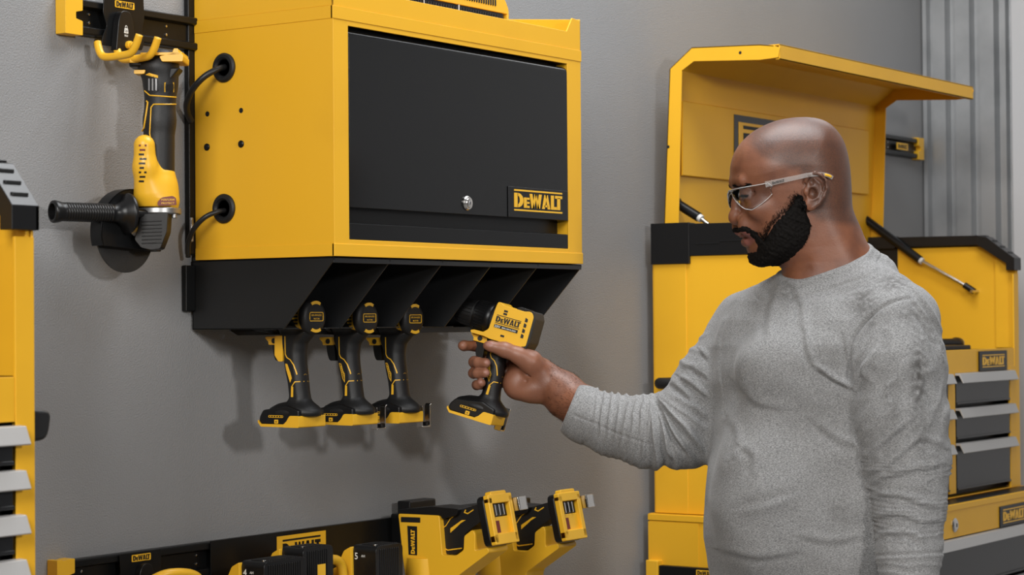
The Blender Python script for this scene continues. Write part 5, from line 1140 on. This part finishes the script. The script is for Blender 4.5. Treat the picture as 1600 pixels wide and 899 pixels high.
# arm hair along the forearm's edge
ah_ = V2[(V2[:, 0] > px(858, 0, ZG)[0]) & (V2[:, 0] < px(906, 0, ZG)[0])]; ah_ = ah_[RNG.choice(len(ah_), 2200, replace=False)]
strands('arm_hair', ah_, normals(f_hand, ah_), 1500, .0045, .00009, lambda p: np.tile(np.array([-.9, .3, 0.]), (len(p), 1)), MAN, 'fine dark hairs on the forearm', .3)
# ---------------- shirt
def f_shirt(P):
    u, v = pv(P); f = trunk(P); far, near = arms(P)
    h, r = neckpl(P); mk = (r < .12) & (np.abs(h) < .06)
    if mk.any():
        g = np.full(len(P), 9., np.float32); g[mk] = np.maximum(f_head(P[mk])-.0045, h[mk]-.0002); f = np.where(mk, smin(f, g, .014), f)
    f = smax(f, -np.maximum(-h, r-.098), .0012)
    f = smin(f, far, .020); f = smin(f, near, .0105)
    f = smax(f, -s_cap(P, px(906-14, 636, 3.69), px(880, 628, 3.70), .0385, .046), .0015)
    f = np.maximum(f, -(u-(905-(v-603)*.415))/FPX*3.6*.92)       # plane of the right cuff
    return np.maximum(f, P[:, 1]*-1-.58)
V6, Q6 = nets(f_shirt, np.append(px(862, 1004, 3.46)[:2], 3.17), np.append(px(1505, 372, 3.46)[:2], 3.77), .0021, margin=1.8, smooth=1)
# cloth folds: displacement along the surface
N6 = normals(f_shirt, V6, .0015); P6 = V6.astype(np.float32); u6, v6 = pv(V6); far6, near6 = arms(P6); tr6 = trunk(P6)
isf = np.clip((tr6-far6)/.012+.3, 0, 1)*(far6 < near6); isn = np.clip((tr6-near6)/.008+.5, 0, 1)*(near6 < far6); ist = np.clip(1-isf-isn, 0, 1)
w = nA(P6); w2 = nB(P6); D6 = np.zeros(len(V6)); camside = np.clip(-N6[:, 2]*2+.4, 0, 1)
h6, r6 = neckpl(P6)
# right forearm rings, cuff, fan at the elbow
m1 = np.clip((u6-926)/8, 0, 1)*np.clip((1035-u6)/25, 0, 1)*isf
t = P6[:, 0]*.985+P6[:, 1]*-.17; D6 += m1*(.0014*ridge(t*2*np.pi/.0125+.5*w+.2*w2))*np.clip((712-v6)/45, .35, 1)*(1+.3*w)
D6 += isf*(.0016*(np.clip((927-(u6+(v6-640)*.30))/3, 0, 1)))
du, dv = u6-1014, v6-606; ang = np.arctan2(dv, du); rr_ = np.hypot(du, dv)
m2 = gau(rr_, 88, 46)*np.clip((ang-.55)/.25, 0, 1)*np.clip((1.75-ang)/.25, 0, 1)*isf
D6 += m2*(.0045*ridge(ang*2*np.pi/.21+.5*w))
t = P6[:, 0]*.40+P6[:, 1]*.92; m3 = np.clip((u6-1040)/25, 0, 1)*gau(v6, 585, 62)*isf; D6 += m3*.0017*ridge(t*2*np.pi/.028+1.0*w)*(1+.4*w)
# left arm
t = P6[:, 1]*.95+P6[:, 0]*.30*np.sin(P6[:, 1]*30+1); m4 = np.clip((v6-680)/50, 0, 1)*np.clip((862-v6)/12, 0, 1)*isn
D6 += m4*(.0010*ridge(t*2*np.pi/.026+.9*w+.3*w2)+.0004*w2)*(1+.5*w)
t = P6[:, 0]*.86-P6[:, 1]*.50; m5 = np.clip((740-v6)/80, 0, 1)*np.clip((v6-520)/50, 0, 1)*isn; D6 += m5*(.0010*ridge(t*2*np.pi/.034+.9*w))*(1+.4*w)
D6 += isn*(-.0016*gau(v6+(u6-1421)*.05, 866, 2.4)+.0012*gau(v6+(u6-1421)*.05, 871, 2.5)+.0008*ridge((v6)*2*np.pi/14+w)*np.clip((v6-874)/8, 0, 1))
# trunk: broad softness
D6 += ist*(.0016*nC(P6)+.0004*w)
def crease(pts, dep, wd, mask=None, kind='s'):
    """kind s = a sharp step with a ridge beside it, v = valley, r = ridge"""
    global D6
    best = np.full(len(V6), 1e9); sg = np.zeros(len(V6)); par = np.zeros(len(V6)); pts = [np.array(q) for q in spline(pts, 3)] if len(pts) > 2 else [np.array(q, float) for q in pts]; n = len(pts)-1
    box = (u6 > min(q[0] for q in pts)-4*wd) & (u6 < max(q[0] for q in pts)+4*wd) & (v6 > min(q[1] for q in pts)-4*wd) & (v6 < max(q[1] for q in pts)+4*wd) & (N6[:, 2] < .25)
    I = np.where(box)[0]; x = u6[I]; y = v6[I]; b = np.full(len(I), 1e9); s = np.zeros(len(I)); pr_ = np.zeros(len(I))
    for i in range(n):
        d = pts[i+1]-pts[i]; L = d@d; wx, wy = x-pts[i][0], y-pts[i][1]; tt = np.clip((wx*d[0]+wy*d[1])/L, 0, 1); q = np.hypot(wx-tt*d[0], wy-tt*d[1]); m_ = q < b
        b = np.where(m_, q, b); s = np.where(m_, np.sign(d[0]*wy-d[1]*wx), s); pr_ = np.where(m_, (i+tt)/n, pr_)
    fade = np.clip(np.sin(np.pi*np.clip(pr_*.86+.07, 0, 1))*1.6, 0, 1); q = b/wd
    val = (-s*q*np.exp(-q*q)*2.0) if kind == 's' else (-np.exp(-q*q) if kind == 'v' else np.exp(-q*q))
    D6[I] += dep*val*fade*(1 if mask is None else mask[I])
C_ = crease
for pts in ([(1022, 622), (1030, 680), (1040, 744)], [(1027, 640), (1044, 690), (1053, 732)], [(1034, 655), (1052, 690), (1074, 714)], [(1024, 626), (1048, 662), (1072, 688)]): C_(pts, .0062, 5.0, isf, 'v')
for pts in ([(1082, 577), (1100, 588), (1122, 600)], [(1052, 603), (1064, 611), (1078, 626)], [(1060, 588), (1082, 604), (1112, 626)], [(1094, 548), (1108, 562), (1126, 572)], [(1085, 640), (1105, 655), (1120, 650)]): C_(pts, .0032, 5, isf)
C_([(896, 648), (912, 655), (934, 663)], .0014, 1.6, isf, 'v'); C_([(934, 664), (960, 676), (990, 687), (1020, 696)], .0016, 1.6, isf, 'v'); C_([(934, 662), (926, 680), (912, 694)], .0012, 1.6, isf, 'v')
for pts in ([(1418, 446), (1450, 484), (1474, 530)], [(1422, 466), (1450, 505), (1472, 548)], [(1430, 486), (1455, 525), (1474, 572)]): C_(pts, .0034, 4.0)
C_([(1276, 576), (1300, 594), (1328, 608)], .0060, 6.0, None); C_([(1314, 524), (1321, 570), (1329, 607)], .0030, 5, None, 'v'); C_([(1255, 505), (1258, 540), (1268, 572)], .0028, 7)
C_([(1333, 612), (1350, 585), (1372, 548)], .0024, 7, isn); C_([(1344, 668), (1366, 640), (1392, 596)], .0020, 9, isn); C_([(1440, 560), (1456, 612), (1474, 660)], .0022, 8, isn)
for pts in ([(1352, 744), (1390, 728), (1436, 690), (1474, 700)], [(1357, 770), (1376, 750), (1420, 738), (1474, 728)], [(1366, 780), (1400, 776), (1440, 790), (1468, 795)], [(1368, 812), (1400, 806), (1440, 818), (1470, 816)], [(1372, 842), (1410, 834), (1440, 846)], [(1350, 720), (1376, 698), (1416, 664)]): C_(pts, .0034, 7, isn)
for pts in ([(1232, 776), (1200, 786), (1158, 796)], [(1140, 655), (1150, 690), (1142, 720)], [(1125, 860), (1180, 872), (1240, 866)], [(1212, 452), (1200, 490), (1196, 530)], [(1238, 452), (1250, 480), (1246, 520)], [(1160, 700), (1176, 716), (1170, 745)], [(1250, 840), (1300, 850), (1350, 838)], [(1270, 660), (1310, 690), (1352, 700)], [(1300, 455), (1340, 440), (1380, 425)], [(1150, 600), (1180, 632), (1225, 640)]): C_(pts, .0024, 9, ist)
C_([(1422, 466), (1398, 470), (1372, 484), (1350, 505), (1334, 530), (1327, 556), (1326, 600)], .0042, 2.6, None, 'v'); C_([(1150, 470), (1134, 500), (1124, 540), (1128, 610), (1132, 650)], .0030, 2.4, None, 'v')
# collar band
D6 += (r6 < .125)*(-.0014*gau(h6, -.0165, .0013)+.0010*np.clip((h6+.0165)/.002, 0, 1)-.0008*gau(h6, -.030, .003))
V6 = V6+N6*D6[:, None]
dn = Noise3(31, .012, 24); n_ = dn(P6); near_ = (V6[:, 2] < 3.46); dirt = np.zeros(len(V6))
for cu, cv, su, sv, a in ((1350, 470, 20, 26, .62), (1396, 440, 26, 13, .66), (1362, 498, 10, 26, .45), (1436, 590, 13, 62, .72), (1425, 490, 22, 26, .35), (1385, 520, 8, 30, .3), (1232, 455, 16, 26, .30), (1395, 640, 14, 40, .35), (1300, 640, 40, 40, .12), (1310, 800, 18, 30, .25), (1205, 600, 30, 30, .12), (1440, 680, 12, 30, .4), (1452, 520, 14, 30, .4), (1290, 560, 30, 40, .15)):
    dirt = np.maximum(dirt, a*np.exp(-((u6-cu)/su)**2-((v6-cv)/sv)**2)*np.clip(.85+.42*n_+.15*w2, 0, 1.25)*near_)
m = mat('heather grey jersey', (.40, .40, .395), .9, spec=.15); nt = m.node_tree; b = nt.nodes['Principled BSDF']
tc = nt.nodes.new('ShaderNodeTexCoord'); mp = nt.nodes.new('ShaderNodeMapping'); mp.inputs['Scale'].default_value = (1, 1, 3.2); nt.links.new(tc.outputs['Object'], mp.inputs['Vector'])
n1_ = nt.nodes.new('ShaderNodeTexNoise'); n1_.inputs['Scale'].default_value = 370; n1_.inputs['Detail'].default_value = 2; nt.links.new(mp.outputs['Vector'], n1_.inputs['Vector'])
mr = nt.nodes.new('ShaderNodeMapRange'); mr.inputs['From Min'].default_value = .36; mr.inputs['From Max'].default_value = .64; nt.links.new(n1_.outputs['Fac'], mr.inputs['Value'])
c = mixc(nt, mr.outputs['Result'], (.15, .15, .151), (.325, .325, .324)); c = mixc(nt, noise(nt, 9, 3, .45, .75)[0], c, (.31, .31, .305)) if False else c
c = mixc(nt, attr(nt, 'dirt'), c, (.07, .066, .062)); nt.links.new(c, b.inputs['Base Color']); b.inputs['Sheen Weight'].default_value = .15
bp = nt.nodes.new('ShaderNodeBump'); bp.inputs['Strength'].default_value = .5; bp.inputs['Distance'].default_value = .0008; nt.links.new(n1_.outputs['Fac'], bp.inputs['Height']); nt.links.new(bp.outputs['Normal'], b.inputs['Normal'])
M['jersey'] = m
shirt = mesh_obj('shirt', toW(V6), Q6, 'jersey', MAN, dict(dirt=dirt)); shirt['label'] = 'soiled heather grey long-sleeved shirt'
# collar band and forearm seam as raised tubes lying on the shirt
def settle(pts, f, it=8):
    P = np.array(pts, np.float32)
    for _ in range(it): P = P-(normals(f, P)*f(P)[:, None]*.8).astype(np.float32)
    return P
# trousers and shoes
M['denim'] = mat('dark work trousers', (.03, .033, .04), .85, bump=(300, .3, .001))
base = toW(px(1285, 950, 3.46)); sw = np.array(toW(SHD)-CAM); sw = sw/np.linalg.norm(sw); fw = np.array(toW(FCE)-CAM); fw[2] = 0; fw /= np.linalg.norm(fw); sw[2] = 0; sw /= np.linalg.norm(sw)
hz = base[2]
def wp(a, b, z): return np.array([base[0], base[1], 0])+sw*a+fw*b+np.array([0, 0, z])
def f_tr(P):
    f = s_cap(P, wp(-.06, .0, hz-.02), wp(.06, .0, hz-.02), .125, .125)
    for s in (-1, 1): f = smin(f, s_chain(P, [(wp(.095*s, 0, hz-.08), .105), (wp(.11*s, .02, .50), .078), (wp(.12*s, 0, .12), .062)], .03), .03)
    return np.maximum(np.maximum(f, P[:, 2]-(hz+.02)), .07-P[:, 2])
V7, Q7 = nets(f_tr, (base[0]-.33, base[1]-.33, .02), (base[0]+.33, base[1]+.33, hz+.12), .008)
mesh_obj('trousers', V7, Q7, 'denim', MAN)
for s in (-1, 1):
    def f_sh(P):
        f = smin(s_ell(P, wp(.12*s, .09, .03), (.055, .055, .05)), s_cap(P, wp(.12*s, -.03, .045), wp(.12*s, .13, .03), .045, .040), .03); f = smin(f, s_cap(P, wp(.12*s, 0, .06), wp(.12*s, 0, .13), .05, .052), .03)
        return np.maximum(f, -P[:, 2]+.001)
    q0 = wp(.12*s, .05, 0); V8, Q8 = nets(f_sh, q0-np.array([.2, .2, .02]), q0+np.array([.2, .2, .2]), .006); mesh_obj('work_boot', V8, Q8, 'rubber', MAN)
# ---------------- safety glasses
def thin_glass(name, tint, refl):
    m = bpy.data.materials.new(name); m.use_nodes = True; nt = m.node_tree; nt.nodes.remove(nt.nodes['Principled BSDF'])
    t = nt.nodes.new('ShaderNodeBsdfTransparent'); t.inputs['Color'].default_value = (*tint, 1); g_ = nt.nodes.new('ShaderNodeBsdfGlossy'); g_.inputs['Roughness'].default_value = .06; g_.inputs['Color'].default_value = (1, 1, 1, 1)
    fr = nt.nodes.new('ShaderNodeFresnel'); fr.inputs['IOR'].default_value = refl; mx = nt.nodes.new('ShaderNodeMixShader'); nt.links.new(fr.outputs[0], mx.inputs[0]); nt.links.new(t.outputs[0], mx.inputs[1]); nt.links.new(g_.outputs[0], mx.inputs[2]); nt.links.new(mx.outputs[0], nt.nodes['Material Output'].inputs['Surface']); return m
M['lens'] = thin_glass('clear polycarbonate lens', (.95, .96, .965), 1.35)
m = mat('clear frame plastic', (.62, .60, .58), .18); m.node_tree.nodes['Principled BSDF'].inputs['Alpha'].default_value = .22; M['clearframe'] = m
m = mat('clear frame edge', (.80, .79, .78), .15); m.node_tree.nodes['Principled BSDF'].inputs['Alpha'].default_value = .5; M['clearedge'] = m
GL = thing('safety_glasses', "clear wraparound safety glasses worn by the bearded man", 'glasses', HW(1145, 300, 0))
ss = [0, .1, .22, .34, .46, .58, .70, .82, .92, 1.]
tabX = [1143, 1143.5, 1146, 1150, 1155.5, 1164, 1175, 1189, 1200, 1206.5]; tabC = [0, .010, .023, .034, .0435, .051, .0575, .0640, .0685, .0720]
tT = [297, 296.8, 296.2, 295.2, 294, 292.5, 290.6, 288.2, 286, 291]; tB = [302, 304, 309, 315, 321, 326.8, 328.3, 319.5, 310, 303]
for sgn in (1,):
    V = []; Fc = []; S_ = np.linspace(-1, 1, 73); nv = 10
    for s in S_:
        a = abs(s); X = np.interp(a, ss, tabX); c = np.interp(a, ss, tabC); t = np.interp(a, ss, tT); b_ = np.interp(a, ss, tB)
        for j in range(nv):
            k = j/(nv-1); v = t+(b_-t)*k; h = hd(X, v, c); h[1] = math.copysign(c, s); h[0] -= .002*math.sin(k*math.pi); V.append(toW(fromH(h))[0])
    n = len(S_)
    for i in range(n-1):
        for j in range(nv-1): Fc.append((i*nv+j, (i+1)*nv+j, (i+1)*nv+j+1, i*nv+j+1))
    mb = MB(); mb.add(V, Fc, 'lens'); lo = mb.build('lens', GL, world=True, angle=180); q = lo.modifiers.new('t', 'SOLIDIFY'); q.thickness = .0016
    mb = MB(); top = [V[i*nv] for i in range(n)]; bot = [V[i*nv+nv-1] for i in range(n)]
    mb.tube(top, .0006, 'clearedge', 8, 1); mb.tube(bot, .0005, 'clearedge', 8, 1); mb.build('lens_rim', GL, world=True, angle=180)
for sgn in (1, -1):
    def g_(u, v, c): h = hd(u, v, c); h[1] *= sgn; return toW(fromH(h))[0]
    path = spline([g_(1196, 288.5, .0690), g_(1206, 286, .0745), g_(1226, 281.5, .0800), g_(1248, 276.8, .0840), g_(1264, 273.4, .0870), g_(1281, 272.2, .0845), g_(1293, 274, .0800), g_(1301, 278, .0770)], 5)
    n = len(path); up = np.array([0, 0, 1.]); V = []; cen = toW(fromH([[.0, 0, -.0]]))[0]
    for i, p in enumerate(path):
        hh = np.interp(i/(n-1), [0, .15, .4, 1], [.0050, .0042, .0036, .0032]); t = path[min(i+1, n-1)]-path[max(i-1, 0)]; t /= np.linalg.norm(t); sd_ = np.cross(t, up); sd_ /= np.linalg.norm(sd_); u2 = np.cross(sd_, t)
        for a, b_ in ((-1, -1), (1, -1), (1, 1), (-1, 1)): V.append(p+sd_*.0011*a+u2*hh*b_)
    Fc = [(j*4+k, j*4+(k+1) % 4, j*4+4+(k+1) % 4, j*4+4+k) for j in range(n-1) for k in range(4)]+[(3, 2, 1, 0), (n*4-4, n*4-3, n*4-2, n*4-1)]
    mb = MB(); mb.add(V, Fc, 'clearframe'); tmp = mb.build('temple', GL, world=True, bevel=.0004)
    mb = MB(); mb.tube([path[-8], path[-5], path[-3]], .0022, 'yplast', 8, 2); mb.build('temple_pad', GL, world=True, angle=180)
    if sgn > 0:
        a, b_ = g_(1207, 288.2, .0765), g_(1226, 283.8, .0818); ex = b_-a; L = np.linalg.norm(ex); ex /= L; ey = up-ex*np.dot(up, ex); 
        mb = MB(); logo(mb, a, ex, ey, L, 'ink', .0002, bars=False, h=.0040); q = mb.build('lettering', tmp, smooth=False); q.data.transform(Matrix.Translation(-GL.location))
# ================================================================== light
def area(name, loc, target, size, power, col=(1, 1, 1), size_y=None, spread=None):
    L = bpy.data.lights.new(name, 'AREA'); L.energy = power; L.color = col; L.shape = 'RECTANGLE'; L.size = size; L.size_y = size_y or size
    if spread: L.spread = math.radians(spread)
    o = bpy.data.objects.new(name, L); COL.objects.link(o); o.location = loc
    o.rotation_euler = (Vector(target)-Vector(loc)).to_track_quat('-Z', 'Y').to_euler(); return o
area('key_softbox', (-1.35, -4.15, 2.28), (.3, 0, 1.45), .28, 56, (1, .965, .93))
area('left_softbox', (-4.5, -2.5, 3.5), (.3, -.5, 1.45), 1.9, 225, (1, .985, .96))
area('overhead_softbox', (.55, -.85, 3.45), (.6, -.85, 0), 1.5, 62, (.96, .98, 1), 1.1)
area('right_softbox', (2.35, -.35, 3.35), (-.3, -.5, 1.5), 1.1, 13, (.95, .97, 1))
w = bpy.data.worlds.new('world'); SC.world = w; w.use_nodes = True
w.node_tree.nodes['Background'].inputs['Color'].default_value = (.9, .95, 1, 1); w.node_tree.nodes['Background'].inputs['Strength'].default_value = .05
vs = SC.view_settings; vs.view_transform = 'Standard'; vs.look = 'None'; vs.gamma = 1; vs.exposure = -0.12; vs.use_curve_mapping = False
